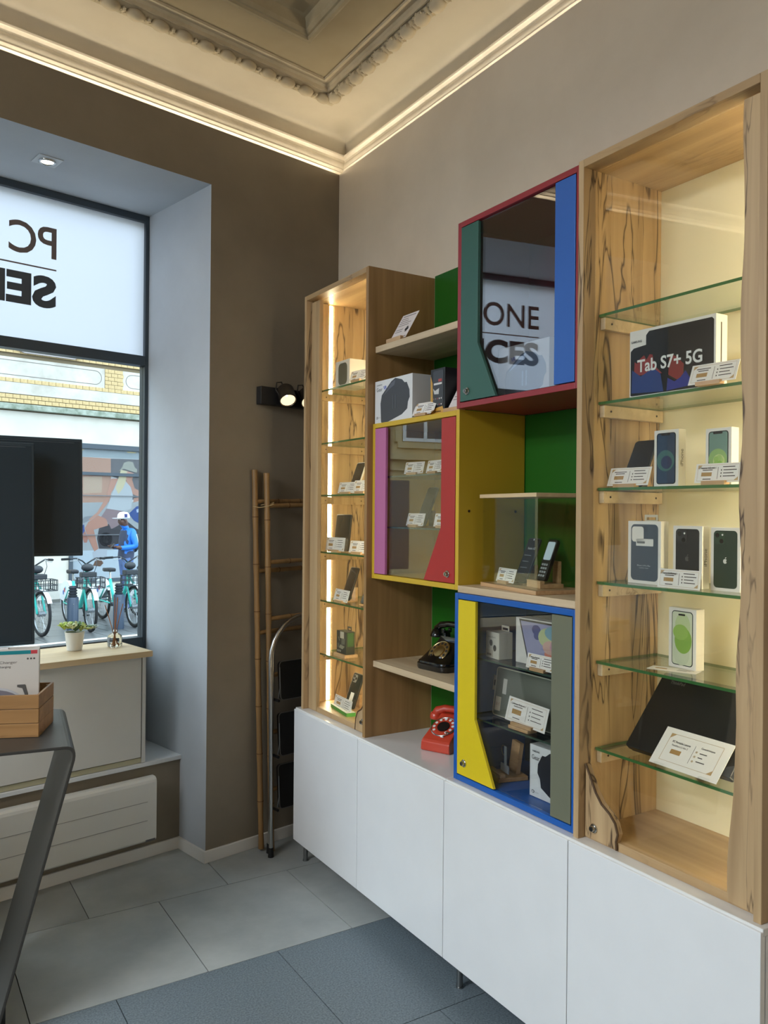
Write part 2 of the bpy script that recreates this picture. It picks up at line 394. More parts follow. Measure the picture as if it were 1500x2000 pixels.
sweep('ceiling', [(.528, 3.803), (.74, 3.803), (.745, 3.792), (.765, 3.790), (.77, 3.803), (.80, 3.803)], ceil_in, fill=True)
# eggs and darts: one object each along the two runs the photo shows
em = MB(); em.ball((0, 0, .002), .043, .034, .024, 12, 6)
for s in range(7):
    a = PI*(s/6.0); em.tube([(.047*math.cos(a)*1.0, -.036*math.sin(a)+.006, -.004), (.050*math.cos(a), -.039*math.sin(a)+.006, .006)], .006, 5)
egg_mesh = em.mesh(plaster_in_dim, None, True)
dm = MB(); dm.add([(-.010, -.028, .004), (.010, -.028, .004), (0, .032, .004), (0, -.024, -.010), (0, .01, -.008)], [(0, 1, 3), (0, 3, 4, 2), (1, 2, 4, 3)])
dm.ball((0, .004, .002), .009, .026, .012, 6, 4)
dart_mesh = dm.mesh(plaster_in_dim)
def eggs(p0, d, nrm, count):
    rz = math.atan2(d.y, d.x)
    for i in range(count):
        for me, nm, s in ((egg_mesh, 'egg', .055), (dart_mesh, 'dart', .11)):
            q = p0+d*(s+.11*i)+nrm*.026
            e = link(nm, me, egg_band); e.location = Vector((q.x, q.y, 3.703))-egg_band.location
            e.rotation_euler = (math.radians(-14), 0, rz)
R14 = ring(.140)
eggs(R14[0].to_3d()+Vector((0, -.02, 0)), Vector((0, -1, 0)), Vector((-1, 0, 0)), 27)
dW = W(-1, 0); nW = W(0, -1)
eggs(R14[0].to_3d()+dW*.02, dW, nW, 27)
# --- skirting boards
def base(name, pts):
    m = MB(); m.prism(pts, 0, .056); o = m.build(name, base_m, None, 'win', bevel=.002); return tag(o, kind='structure')
base('baseboard_front', [(WIN_R, 0), (-.02, 0), (-.02, -.013), (WIN_R-.012, -.013)])
base('baseboard_reveal', [(-.7725, -.0125), (-.7845, -.0125), (-.7900, .2265), (-.7780, .2265)])
base('baseboard_niche', [(WIN_L, .2395), (-.7782, .2395), (-.7782, .2268), (WIN_L, .2268)])
base('baseboard_left', [(WIN_L, 0), (-3.45, 0), (-3.45, -.013), (WIN_L, -.013)])
# --- window
win = thing('window_1', None, None, W(-1.74, .6, .455), WA); win['kind'] = 'structure'
YW = .593
def wbox(name, mat, x0, x1, y0, y1, z0, z1, par=win, bevel=.002):
    m = MB(); m.box(x0, x1, y0, y1, z0, z1); return m.build(name, mat, par, 'win', bevel)
XR, XL = -.790, -2.70
wbox('stile', anth, XR-.016, XR+.006, YW, YW+.06, .455, Z_R); wbox('stile', anth, XL, XL+.03, YW, YW+.06, .455, Z_R)
wbox('top_rail', anth, XL+.03, XR-.016, YW, YW+.06, Z_R-.035, Z_R)
wbox('transom', anth, XL+.03, XR-.016, YW-.004, YW+.06, 2.398, 2.448)
wbox('bottom_rail', anth, XL+.03, XR-.016, YW, YW+.06, .93, .990)
wbox('infill_panel', anth, XL+.03, XR-.016, YW+.02, YW+.05, .455, .93)
wbox('cover_strip', P(176, 184, 186, .4), XR+.006, WIN_R-.004, YW-.012, YW+.03, .455, Z_R-.002)
fr, fn, fl = newmat('frosted_film'); fn.remove(fn['Principled BSDF'])
tr = fn.new('ShaderNodeBsdfTranslucent'); tr.inputs[0].default_value = (.70, .72, .78, 1)
df = fn.new('ShaderNodeBsdfDiffuse'); df.inputs[0].default_value = (.7, .75, .8, 1)
fx = fn.new('ShaderNodeMixShader'); fx.inputs[0].default_value = .12
fl.new(tr.outputs[0], fx.inputs[1]); fl.new(df.outputs[0], fx.inputs[2]); fl.new(fx.outputs[0], fn['Material Output'].inputs[0])
m = MB(); m.add([(XL+.03, YW+.022, 2.448), (XR-.016, YW+.022, 2.448), (XR-.016, YW+.022, Z_R-.035), (XL+.03, YW+.022, Z_R-.035)], [(0, 1, 2, 3)])
fp = m.build('frosted_pane', fr, win, 'win')
wbox('clear_pane', win_glass, XL+.03, XR-.016, YW+.022, YW+.030, .990, 2.398, bevel=0)
taupe = P(112, 98, 92, .7); slate = P(70, 74, 78, .7)
sx, sy, sz = -1.74, .6, .455
def sign(s, x, z, h, w, mat, bold): return letters(s, fp, mat, x-sx, z-sz, h, YW+.0205-sy, w, bold, mirror=True)
sign('PC', -1.258, 2.857, .148, .221, taupe, .012); sign('PHONE', -1.572, 2.857, .148, .654, taupe, .012)
sign('SERVICES', -1.258, 2.623, .137, .968, slate, .045)
m = MB(); m.box(-2.226, -1.258, YW+.0195, YW+.0205, 2.799, 2.806); m.build('dividing_line', taupe, fp, 'win')
sill = MB(); sill.prism([(WIN_L, .226), (-.758, .226), (-.757, .24), (-.787, YW), (WIN_L, YW)], .435, .455); tag(sill.build('window_sill', P(214, 216, 216, .35), None, 'win', bevel=.002), kind='structure')
# downlights in the head of the recess
lamp_e = emis(255, 240, 214, 14, 'lamp_glow')
for i, x in enumerate((-1.43, -2.25)):
    t = thing('recessed_downlight', ('square recessed downlight in the window head nearest the pier', 'square recessed downlight in the window head, mirrored in the red cabinet glass')[i], 'downlight', W(x, .27, Z_R), WA)
    m = MB(); m.box(-.052, .052, -.052, .052, -.004, 0); m.build('plate', P(196, 200, 202, .4), t, bevel=.001)
    m = MB(); m.lathe([(.036, -.004), (.036, -.010), (.030, -.012), (.027, -.006)], n=24, cap=False); m.build('ring', chrome, t, smooth=True)
    m = MB(); m.lathe([(.027, -.0065), (.001, -.0060)], n=24); m.build('lens', lamp_e, t)
# unseen glazed entrance added along the window wall to bring in daylight
dr = thing('added_door', None, None, W(-4.25, .35, 0), WA); dr['kind'] = 'structure'
for x0, x1, z0, z1, nm in ((-5.05, -4.99, 0, 2.9, 'jamb'), (-3.51, -3.45, 0, 2.9, 'jamb'), (-4.99, -3.51, 2.84, 2.9, 'head'), (-4.99, -3.51, 0, .09, 'bottom_rail'), (-4.28, -4.22, .09, 2.84, 'meeting_stile')):
    wbox(nm, anth, x0, x1, .33, .39, z0, z1, dr)
for x0, x1 in ((-4.99, -4.28), (-4.22, -3.51)): wbox('pane', glass_m, x0, x1, .355, .363, .09, 2.84, dr, 0)
m = MB(); m.tube([(-4.19, .30, .95), (-4.19, .30, 1.45)], .012, 10); m.cyl((-4.19, .30, 1.0), (-4.19, .33, 1.0), .008, 8); m.cyl((-4.19, .30, 1.4), (-4.19, .33, 1.4), .008, 8); m.build('pull_handle', steel, dr, 'win')
# ---- suspended lamps added out of view to brighten the shop interior
fill_lamp_e = emis(248, 251, 255, 27, 'fill_lamp_diffuser')
fill_lamps = []
for i, (x, y, rz) in enumerate(((-4.5, -1.75, 0), (-4.5, -3.1, 0), (-3.6, -2.0, 0))):
    t = thing('added_fill_pendant', ('added fill lamp hung nearest the added entrance', 'added fill lamp hung furthest from the added entrance', 'added fill lamp hung nearest the middle of the shop')[i], 'lamp', (x, y, 3.2), rz, 'added fill lamps')
    m = MB(); m.box(-.16, .16, -.65, .65, .0, .05); m.build('housing', white_m, t, bevel=.004)
    m = MB(); m.box(-.15, .15, -.64, .64, -.07, .0); m.build('diffuser', fill_lamp_e, t)
    for yy in (-.5, .5):
        m = MB(); m.cyl((0, yy, .05), (0, yy, .603), .002, 6); m.build('cable', steel, t)
# ---- LED strips lying on top of the lining walls
led_m = emis(255, 242, 214, 21, 'warm_led')
alu = P(200, 200, 196, .4, .6)
def ledge_strip(label, pts, space):
    t = thing('led_strip', label, 'light strip', (RW @ Vector((*pts[0], Z_TOP))) if space == 'win' else Vector((*pts[0], Z_TOP)), 0, 'led strips above the lining walls')
    m = MB(); m.prism(pts, Z_TOP, Z_TOP+.003); m.build('carrier', alu, t, space)
    c = [(sum(p[0] for p in pts)/4, sum(p[1] for p in pts)/4)]
    m = MB(); ins = [(p[0]+(c[0][0]-p[0])*.2 if abs(p[0]-c[0][0]) < .1 else p[0], p[1]+(c[0][1]-p[1])*.2 if abs(p[1]-c[0][1]) < .1 else p[1]) for p in pts]
    m.prism(ins, Z_TOP+.003, Z_TOP+.007); m.build('diodes', led_m, t, space)
ledge_strip('warm led strip along the top of the shelving wall', [(.024, .0), (.040, .0), (.040, -6.5), (.024, -6.5)], 'w')
ledge_strip('warm led strip along the top of the window wall', [(-5.4, .024), (.0, .024), (.0, .040), (-5.4, .040)], 'win')
# ================================================================== SHELVING WALL
def wb_(t, name, mat, x0, x1, y0, y1, z0, z1, bevel=.0015, par=None):
    m = MB(); m.box(x0, x1, y0, y1, z0, z1); return m.build(name, mat, par or t, 'w', bevel)
def lock(t, x, y, z, par=None):
    m = MB(); m.M = Matrix.Translation((x, y, z)) @ Matrix.Rotation(-PI/2, 4, 'Y')
    m.lathe([(.013, 0), (.013, .003), (.011, .005), (.0085, .005), (.0085, .011), (.007, .013), (.002, .013)], n=18)
    o = m.build('lock', chrome, par or t, 'w'); shade_auto(o)
    k = MB(); k.box(x-.0140, x-.0128, y-.0012, y+.0012, z-.005, z+.005); k.build('keyhole', black_m, o, 'w')
    return o
# ---- white base cabinets: two units of two doors on steel legs
XF = -.394; YL = -.3242; ZT = .722
for i in range(2):
    y0 = YL-1.2*i; y1 = y0-1.2
    t = thing('base_cabinet', ('white two-door base cabinet under the left wooden tower and rotary phones', 'white two-door base cabinet under the blue glass cabinet and right wooden tower')[i],
              'cabinet', (-.21, (y0+y1)/2, 0), 0, 'white base cabinets')
    m = MB(); m.box(XF+.020, -.03, y1+.001, y0-.001, .10, .704); m.build('body', lac_m, t, 'w', .0015)
    for j in range(2):
        a = y0-.6*j; b = a-.6
        m = MB(); m.box(XF, XF+.0175, b+.0015, a-.0015, .10, .7155); m.build('door', lac_m, t, 'w', .0015)
    m = MB(); m.box(XF+.008, -.03, y1+.0006, y0-.0006, .704, ZT); m.build('top_panel', P(230, 230, 228, .18, coat=.5), t, 'w', .002)
    for x in (XF+.05, -.08):
        for y in ((y0-.035, y1+.035) if (i or x > -.2) else (y0-.035,)):
            m = MB(); m.cyl((x, y, 0), (x, y, .10), .011, 14); m.cyl((x, y, 0), (x, y, .004), .014, 14); shade_auto(m.build('leg', steel, t, 'w'))
# ---- wooden display towers
ZB, ZH = ZT, 2.66
def wavy(n, amp, seed):
    r = random.Random(seed); ph = [r.uniform(0, 6.3) for _ in range(4)]; fr_ = [r.uniform(1.2, 2.6), r.uniform(3, 6), r.uniform(7, 13), r.uniform(16, 26)]
    return [amp*(.55*math.sin(fr_[0]*k/n*3+ph[0])+.3*math.sin(fr_[1]*k/n*3+ph[1])+.12*math.sin(fr_[2]*k/n*3+ph[2])+.08*math.sin(fr_[3]*k/n*3+ph[3])) for k in range(n+1)]
def tower(label, yl, yr, mats, hinge, shelves, led_y, led_x, seed):
    side_m, side2_m, strip_m = mats
    t = thing('display_tower', label, 'display cabinet', (-.2, (yl+yr)/2, ZB), 0, 'wooden display towers')
    x0, xb = -.372, -.040; th = .020
    wb_(t, 'side_panel', side_m, x0, xb, yl-th, yl, ZB, ZH)
    wb_(t, 'side_panel', side2_m, x0, xb, yr, yr+th, ZB, ZH)
    wb_(t, 'top_panel', M_MAPY, x0, xb, yr+th, yl-th, ZH-.022, ZH)
    wb_(t, 'bottom_panel', M_MAPY, x0+.030, xb, yr+th, yl-th, ZB, ZB+.024)
    wb_(t, 'back_panel', cream_m, xb, xb+.008, yr, yl, ZB, ZH)
    xg = -.326; iy0, iy1 = yl-th-.002, yr+th+.002
    d = wb_(t, 'glass_door', door_glass, xg, xg+.005, iy1, iy0, ZB+.006, ZH-.026, 0)
    # live-edge hinge board glued to the door
    n = 40; z0, z1 = ZB+.004, ZH-.030; wv = wavy(n, .007, seed)
    if hinge == 'l':
        w0 = .078; edge = [(iy0-w0-wv[k], z0+(z1-z0)*k/n) for k in range(n+1)]; poly = [(iy0-.002, z0)]+edge+[(iy0-.002, z1)]
    else:
        w0 = .060; edge = [(iy1+w0+wv[k]+.020*max(0, 1-k/9.0)+.004*math.sin(k*.7), z0+(z1-z0)*k/n) for k in range(n+1)]; poly = [(iy1+.002, z0)]+edge+[(iy1+.002, z1)]
    m = MB(); m.prism(poly, xg-.020, xg, 'x'); m.build('hinge_board', strip_m, d, 'w', .002)
    # live-edge corner piece that carries the lock
    if hinge == 'l':
        pts = [(iy1+.002, ZB+.004), (iy1+.002, .905), (iy1+.012, .885), (iy1+.030, .845), (iy1+.048, .822), (iy1+.078, .806), (iy1+.094, .775), (iy1+.098, .740), (iy1+.100, ZB+.004)]
        ly, lz = iy1+.034, .772
    else:
        pts = [(iy0-.001, ZB+.004), (iy0-.001, .934), (iy0-.020, .900), (iy0-.040, .862), (iy0-.062, .836), (iy0-.092, .818), (iy0-.112, .798), (iy0-.122, .770), (iy0-.116, .748), (iy0-.118, ZB+.004)]
        ly, lz = iy0-.036, .760
    m = MB(); m.prism(pts, xg-.022, xg, 'x'); cp = m.build('lock_board', M_MAP if hinge == 'l' else strip_m, d, 'w', .003)
    bark = MB(); bark.tube([(xg-.021, p[0], p[1]) for p in pts[1:]], .0035, 6); bark.build('bark_edge', P(92, 68, 44, .8, grain=.3), cp, 'w')
    lock(t, xg-.022, ly, lz, cp)
    for z in shelves:
        m = MB(); m.m = 0; m.box(-.308, -.052, yr+th+.003, yl-th-.003, z-.008, z)
        m.mi = [0, 0, 1, 1, 1, 1]
        m.build('glass_shelf', [shelf_glass, edge_g], t, 'w')
        for ya, yb in ((yl-th-.018, yl-th), (yr+th, yr+th+.018)):
            b = wb_(t, 'batten', M_MAP if hinge == 'l' else M_OAKY, -.300, -.046, ya, yb, z-.044, z-.009, .002)
        for xs in (-.272, -.076):
            s = MB(); yy = yl-th-.018; s.cyl((xs, yy-.0012, z-.026), (xs, yy, z-.026), .0032, 8); s.build('screw', P(70, 60, 48, .5, .4), b, 'w')
    # vertical light strip behind a narrow cover board
    sg = 1 if led_y > (yl+yr)/2 else -1
    wb_(t, 'cover_board', M_MAP, -.292, -.256, led_y-.012 if sg > 0 else led_y, led_y if sg > 0 else led_y+.012, ZB+.026, ZH-.024)
    s = wb_(t, 'led_strip', tower_led, led_x, led_x+.020, led_y-.004 if sg > 0 else led_y, led_y if sg > 0 else led_y+.004, ZB+.03, ZH-.03, 0)
    if hinge == 'l':
        wb_(t, 'cover_board', M_MAP, -.318, -.308, yr+th, yr+th+.026, ZB+.026, ZH-.024)  # added baffle, out of sight, keeps the strip's glare off the window pane
        wb_(t, 'led_strip', emis(255, 237, 196, 60, 'hidden_tower_led'), -.307, -.295, yr+th, yr+th+.004, ZB+.03, ZH-.03, 0)
    return t
tower_led = emis(255, 237, 196, 32, 'tower_led')
TY = (-.354, -.944, -1.533, -2.122, -2.709)
S1 = (2.217, 1.970, 1.728, 1.463, 1.237, .988); S2 = (2.225, 1.972, 1.724, 1.454, 1.225, .975)
tower('narrow wooden display tower with glowing light strip beside the bamboo ladder', TY[0], TY[1], (M_SPL, M_BRN, M_MAP), 'l', S1, TY[0]-.020, -.254, 3)
tower('wooden display tower with glass shelves at the right end of the wall', TY[3], TY[4], (M_SPL, M_MAP, M_SPL), 'r', S2, TY[4]+.020, -.254, 8)
# ---- green backs of the open compartments
gp = MB(); gp.box(-.040, -.032, TY[2], TY[1]-.001, ZT+.001, ZH+.008); o = gp.build('back_panel', green_m, None, 'w'); tag(o, 'tall green back panel of the open bays left of the red cabinet', 'panel', 'green back panels')
gp = MB(); gp.box(-.040, -.032, TY[3]+.001, TY[2]-.001, 1.372, 2.011); o = gp.build('back_panel', green_m, None, 'w'); tag(o, 'green back panel of the bay holding the glass case', 'panel', 'green back panels')
# ---- coloured glass-fronted cabinets
def cabinet(label, xf, yl, yr, z0, z1, fm, gl_, bm_, left, right, lockpos, fl_m=None):
    t = thing('wall_cabinet', label, 'cabinet', ((xf-.04)/2, (yl+yr)/2, z0), 0, 'coloured glass-fronted cabinets')
    th = .019; xb = -.042
    wb_(t, 'side_panel', [fm], xf, xb, yl-th, yl, z0, z1); wb_(t, 'side_panel', fm, xf, xb, yr, yr+th, z0, z1)
    wb_(t, 'top_panel', fm, xf, xb, yr+th, yl-th, z1-th, z1); wb_(t, 'bottom_panel', fl_m or fm, xf, xb, yr+th, yl-th, z0, z0+th)
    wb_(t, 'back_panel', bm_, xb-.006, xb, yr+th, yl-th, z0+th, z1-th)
    g = wb_(t, 'glass_door', gl_, xf+.010, xf+.015, yr+th+.003, yl-th-.003, z0+th+.003, z1-th-.003, 0)
    for (pts, mt) in (left, right):
        m = MB(); m.prism(pts, xf-.001, xf+.010, 'x'); m.build('door_panel', mt, g, 'w', .001)
    lock(t, xf-.001, lockpos[0], lockpos[1], g)
    return t
y0, y1 = TY[1], TY[2]
a, b = y0-.022, y1+.022; zz0, zz1 = 1.399, 1.989
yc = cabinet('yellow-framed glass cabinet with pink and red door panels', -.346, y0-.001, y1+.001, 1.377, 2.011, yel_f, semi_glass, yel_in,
        ([(a, zz0), (a, zz1), (a-.082, zz1), (a-.082, zz0)], P(190, 108, 158, .4)),
        ([(b, zz0), (b, zz1), (b+.084, zz1), (b+.084, 1.596), (b+.190, zz0)], P(176, 44, 44, .4)), (b+.040, 1.430))
y0, y1 = TY[2], TY[3]
a, b = y0-.022, y1+.022; zz0, zz1 = 2.034, 2.637
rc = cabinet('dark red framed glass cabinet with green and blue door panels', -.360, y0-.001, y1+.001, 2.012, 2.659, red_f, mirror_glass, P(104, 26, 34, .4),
        ([(a, zz0), (a, zz1), (a-.093, zz1), (a-.093, 2.225), (a-.190, zz0)], P(52, 96, 84, .4)),
        ([(b, zz0), (b, zz1), (b+.084, zz1), (b+.084, zz0)], P(44, 98, 178, .4)), (a-.040, 2.066))
zz0, zz1 = .746, 1.348
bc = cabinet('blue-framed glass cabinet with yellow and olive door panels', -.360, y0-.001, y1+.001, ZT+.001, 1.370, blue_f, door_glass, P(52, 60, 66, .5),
        ([(a, zz0), (a, zz1), (a-.095, zz1), (a-.095, .951), (a-.197, zz0)], P(226, 200, 30, .4)),
        ([(b, zz0), (b, zz1), (b+.084, zz1), (b+.084, zz0)], P(112, 114, 94, .45)), (a-.040, .790))
def inner_shelf(t, yl, yr, zs):
    for z in zs:
        m = MB(); m.box(-.318, -.05, yr+.021, yl-.021, z-.006, z); m.mi = [0, 0, 1, 1, 1, 1]
        m.build('glass_shelf', [shelf_glass, P(60, 80, 70, .2)], t, 'w')
inner_shelf(yc, TY[1], TY[2], (1.795, 1.590)); inner_shelf(bc, TY[2], TY[3], (1.152, .944))
for i, x in enumerate((-.30, -.085)):       # dowel holes in the yellow side
    m = MB(); m.cyl((x, TY[2]-.0002, 1.655), (x, TY[2]+.0015, 1.655), .005, 10); m.build('peg_hole', P(60, 40, 10, .8), yc, 'w')
# ---- loose wooden shelves of the open bays
def board(label, xf, yl, yr, z0, z1, mat):
    m = MB(); m.box(xf, -.043, yr, yl, z0, z1); return tag(m.build('wooden_shelf', mat, None, 'w', .002), label, 'shelf', 'open wooden shelves')
board('pale wooden shelf above the yellow cabinet, holding a leaflet', -.337, TY[1]-.001, TY[2]+.001, 2.304, 2.330, M_OAKY)
board('pale wooden shelf carrying the black telephone', -.336, TY[1]-.001, TY[2]+.001, 1.012, 1.037, M_OAKY)
board('wooden board on top of the blue cabinet under the glass case', -.350, TY[2]-.003, TY[3]+.001, 1.371, 1.395, M_OAKY)
# ================================================================== WINDOW BAY
# ---- counter unit standing on the sill
t = thing('window_counter', 'white counter unit with light oak top below the shop window', 'counter', W(-1.75, .4, .455), WA)
m = MB(); m.box(-2.60, -.945, .200, .578, .958, .985); m.build('worktop', M_OAKX, t, 'win', .0015)
m = MB(); m.box(-2.58, -.985, .247, .570, .457, .958); m.build('carcass', P(206, 204, 196, .4), t, 'win')
m = MB(); m.box(-.983, -.965, .228, .570, .457, .958); m.build('side_panel', P(206, 204, 196, .4), t, 'win', .001)
for x0, x1 in ((-1.78, -.988), (-2.58, -1.784)):
    m = MB(); m.box(x0, x1, .228, .246, .484, .955); m.build('door', P(206, 204, 196, .4), t, 'win', .001)
m = MB(); m.box(-2.58, -.985, .234, .247, .457, .480); m.build('grip_profile', P(178, 172, 140, .4), t, 'win')
# ---- radiator
t = thing('radiator', 'white flat panel radiator under the window sill', 'radiator', W(-1.6, .19, .09), WA)
prof = [(.168, .103), (.160, .111), (.160, .376), (.163, .388), (.171, .396), (.182, .399), (.205, .399), (.212, .392), (.212, .103)]
m = MB(); m.prism([(-y, z) for y, z in prof], -2.36, -.938, 'x'); m.v = [(v[0], -v[1], v[2]) for v in m.v]; m.f = [tuple(reversed(f)) for f in m.f]
m.build('panel', P(214, 212, 204, .4), t, 'win', .003)
for z in (.290, .203):
    m = MB(); m.box(-2.30, -.985, .1588, .1602, z, z+.0025); m.build('groove', P(150, 148, 142, .6), t, 'win')
m = MB(); m.box(-.993, -.946, .1585, .160, .106, .115); m.build('badge', P(96, 94, 92, .4), t, 'win')
for x in (-1.15, -2.15):
    m = MB(); m.box(x-.02, x+.02, .212, .2395, .15, .33); m.build('bracket', P(200, 198, 190, .5), t, 'win')
# ---- planter with artificial flowers
t = thing('planter', 'small white planter with pale flowers on the oak counter', 'planter', W(-1.220, .445, .985), WA)
m = MB(); m.lathe([(.028, 0), (.034, .002), (.0445, .083), (.046, .088), (.042, .088), (.040, .078), (.002, .076)], n=28); shade_auto(m.build('pot', P(226, 224, 216, .4), t))
m = MB(); m.lathe([(.040, .079), (.001, .081)], n=16); m.build('soil', P(70, 84, 56, .9), t)
leaf_cols = [P(196, 212, 112, .6), P(214, 222, 136, .6), P(122, 156, 104, .6), P(224, 228, 176, .6)]
def petal(m, c, d, L, w, lift):
    d = Vector(d).normalized(); s = d.cross(Vector((0, 0, 1))).normalized(); u = Vector((0, 0, 1)); c = Vector(c)
    q = [c, c+d*L*.45+s*w/2+u*lift*.5, c+d*L+u*lift*.7, c+d*L*.45-s*w/2+u*lift*.5, c+d*L*.5+u*lift*.9]
    m.add([tuple(v) for v in q], [(0, 1, 4), (1, 2, 4), (2, 3, 4), (3, 0, 4)])
rr = random.Random(5)
for i in range(13):       # rosettes of the arrangement
    an = i*2.4; rad = .012+.044*((i*37 % 10)/10); c = (rad*math.cos(an)-.006, rad*math.sin(an), .090+.018*((i*17) % 5)/5)
    m = MB()
    for k in range(12):
        a2 = k*2.4; petal(m, c, (math.cos(a2), math.sin(a2), .25), .024+.0010*k, .015, .018+.0016*(12-k))
    m.build('rosette', leaf_cols[i % 4], t)
m = MB()
for k in range(14):
    a2 = k*2.4; petal(m, (.006, -.012, .104), (math.cos(a2), math.sin(a2), .3), .008+.0014*k, .020, .030-.0010*k)
m.build('rose', P(226, 202, 184, .6), t)
for i in range(5):
    m = MB(); e = Vector((.058+.012*i, -.012+.006*i, .094+.008*(i % 2)))
    m.tube([(.02, 0, .086), (.04, -.004, .098), tuple(e)], .0012, 5)
    for k in range(5): petal(m, e, (math.cos(k*1.26), math.sin(k*1.26), .3), .017, .013, .010)
    m.build('sprig', leaf_cols[(i+1) % 4] if i < 3 else P(190, 206, 196, .6), t)
# ---- reed diffuser
t = thing('reed_diffuser', 'ribbed glass reed diffuser with rattan sticks on the oak counter', 'diffuser', W(-1.032, .425, .985), WA)
gl = P(238, 244, 244, .03, trans=1, name='bottle_glass')
n = 32; vs = []; fs = []
prof = [(.026, .0), (.033, .004), (.034, .012), (.034, .045), (.031, .056), (.020, .064), (.013, .068), (.011, .074), (.0145, .078), (.0145, .082), (.010, .082)]
for r_, z in prof:
    for j in range(n):
        q = r_*(1+(.05*math.cos(j*2*PI*12/n) if .002 < z < .058 else 0)); vs.append((q*math.cos(2*PI*j/n), q*math.sin(2*PI*j/n), z))
for i in range(len(prof)-1):
    for j in range(n): fs.append((i*n+j, i*n+(j+1) % n, (i+1)*n+(j+1) % n, (i+1)*n+j))
fs.append(tuple(range(n-1, -1, -1)))
m = MB(); m.add(vs, fs); shade_auto(m.build('bottle', gl, t), 60)
m = MB(); m.lathe([(.027, .004), (.028, .022), (.001, .022)], n=20); m.build('oil', thin_glass('oil', (.98, .93, .86), ior=1.3), t)
for i, (dx, dy, hh) in enumerate(((-.050, .0, .205), (.004, .01, .238), (.012, -.004, .234), (.016, .008, .238), (.040, 0, .205))):
    m = MB(); m.cyl((-dx*.25, -dy*.3, .008), (dx, dy, hh), .0019, 6); m.build('reed', P(176, 112, 62, .7), t)
# ---- bent steel desk in the left foreground
RZ = math.radians(-7.5)
dx, dy = Vector((math.cos(RZ), math.sin(RZ), 0)), Vector((-math.sin(RZ), math.cos(RZ), 0))
FR = Vector((-1.522, -1.113, 0)); ctr = FR-dx*.62+dy*.267
t = thing('steel_desk', 'dark bent steel desk with slanted leg in the left foreground', 'desk', ctr, RZ)
def bend_profile(th):
    R_ = .034; pts = []
    # outer line: left leg foot -> top -> right bend -> right leg foot, in local x,z
    A_ = math.atan2(.24, .9)
    for side in (1, -1):
        seq = [(side*(.62-.24), 0.0)]
        ax, az = side*.62, .9
        n = 8
        # rounded corner at (ax,az) between slanted leg and top
        p0 = Vector((side*(.62-.06*.258-.004), .9-.062)); p1 = Vector((ax-side*.048, .9)); pc = Vector((ax, .9))
        c = [p0*(1-q)**2+pc*2*q*(1-q)+p1*q*q for q in [k/n for k in range(n+1)]]
        seq += [tuple(v) for v in c]
        pts.append(seq)
    outer = pts[0]+list(reversed(pts[1]))
    return outer
outer = bend_profile(0)
def inset(pl, th):
    res = []
    for i in range(len(pl)):
        a_ = Vector(pl[max(i-1, 0)]); b_ = Vector(pl[min(i+1, len(pl)-1)]); d_ = (b_-a_).normalized(); nn = Vector((-d_.y, d_.x)); res.append(tuple(Vector(pl[i])+nn*th))
    return res
inner = inset(outer, .010); inner[0] = (inner[0][0], 0); inner[-1] = (inner[-1][0], 0)
m = MB(); m.prism(outer+list(reversed(inner)), -.267, .267, 'y'); m.build('bent_sheet', P(72, 70, 66, .42, .35, name='blackened_steel'), t, bevel=.002)
for sx_ in (-.38, .38):
    m = MB(); m.box(sx_-.03, sx_+.03, -.25, .25, 0, .004); m.build('foot_plate', P(40, 40, 40, .5, .3), t)
# ---- pine crate on the desk
cw_, cdp, ch_ = .30, .205, .140
cpos = FR-dx*.098+dy*.152
cpos = Vector((-1.621, -.953, 0)); crz = math.radians(-22.5)
ex, ey = Vector((math.cos(crz), math.sin(crz), 0)), Vector((-math.sin(crz), math.cos(crz), 0))
cc = cpos-ex*(cw_/2)+ey*(cdp/2)
t = thing('wooden_crate', 'small pine slat crate holding a white box on the steel desk', 'crate', (cc.x, cc.y, .9), crz)
hh = ch_/3
for k in range(3):
    z0 = k*hh+.001; z1 = (k+1)*hh-.0008; e = .0012*(k % 2)
    for s in (-1, 1):
        m = MB(); m.box(-cw_/2, cw_/2, s*(cdp/2-.004)-.004-e, s*(cdp/2-.004)+.004+e, z0, z1); m.build('slat', M_CRT, t, bevel=.001)
        m = MB(); m.box(s*(cw_/2-.004)-.004-e, s*(cw_/2-.004)+.004+e, -cdp/2+.008, cdp/2-.008, z0, z1); m.build('slat', M_CRT, t, bevel=.001)
for sx_ in (-1, 1):
    for sy_ in (-1, 1):
        m = MB(); m.box(sx_*(cw_/2-.015)-.006, sx_*(cw_/2-.015)+.006, sy_*(cdp/2-.015)-.006, sy_*(cdp/2-.015)+.006, .004, ch_-.006); m.build('corner_post', M_CRT, t)
m = MB(); m.box(-cw_/2+.008, cw_/2-.008, -cdp/2+.008, cdp/2-.008, .001, .007); m.build('base_board', M_CRT, t)
# ---- white product box in the crate
t = thing('product_box', 'white charger box with teal stripe standing in the pine crate', 'box', (-1.716, -.812, .909), math.radians(-12))
w2, d2, h2 = .235, .058, .268
m = MB(); m.box(-w2/2, w2/2, -d2/2, d2/2, 0, h2); m.build('carton', P(206, 200, 192, .45), t, bevel=.0012)
yf = -d2/2
decal(t, 'stripe', [(-w2/2, h2-.016), (w2/2-.026, h2-.016), (w2/2-.026, h2-.004), (-w2/2, h2-.004)], P(22, 128, 136, .5), yf)
decal(t, 'stripe_end', [(w2/2-.026, h2-.016), (w2/2-.006, h2-.016), (w2/2-.006, h2-.004), (w2/2-.026, h2-.004)], P(198, 66, 74, .5), yf)
letters('C LED Charger', t, P(96, 92, 90, .6), -.055, h2-.046, .0085, yf-.0006, .105); letters('Wireless Charging', t, P(96, 92, 90, .6), -.055, h2-.060, .0075, yf-.0006, .085)
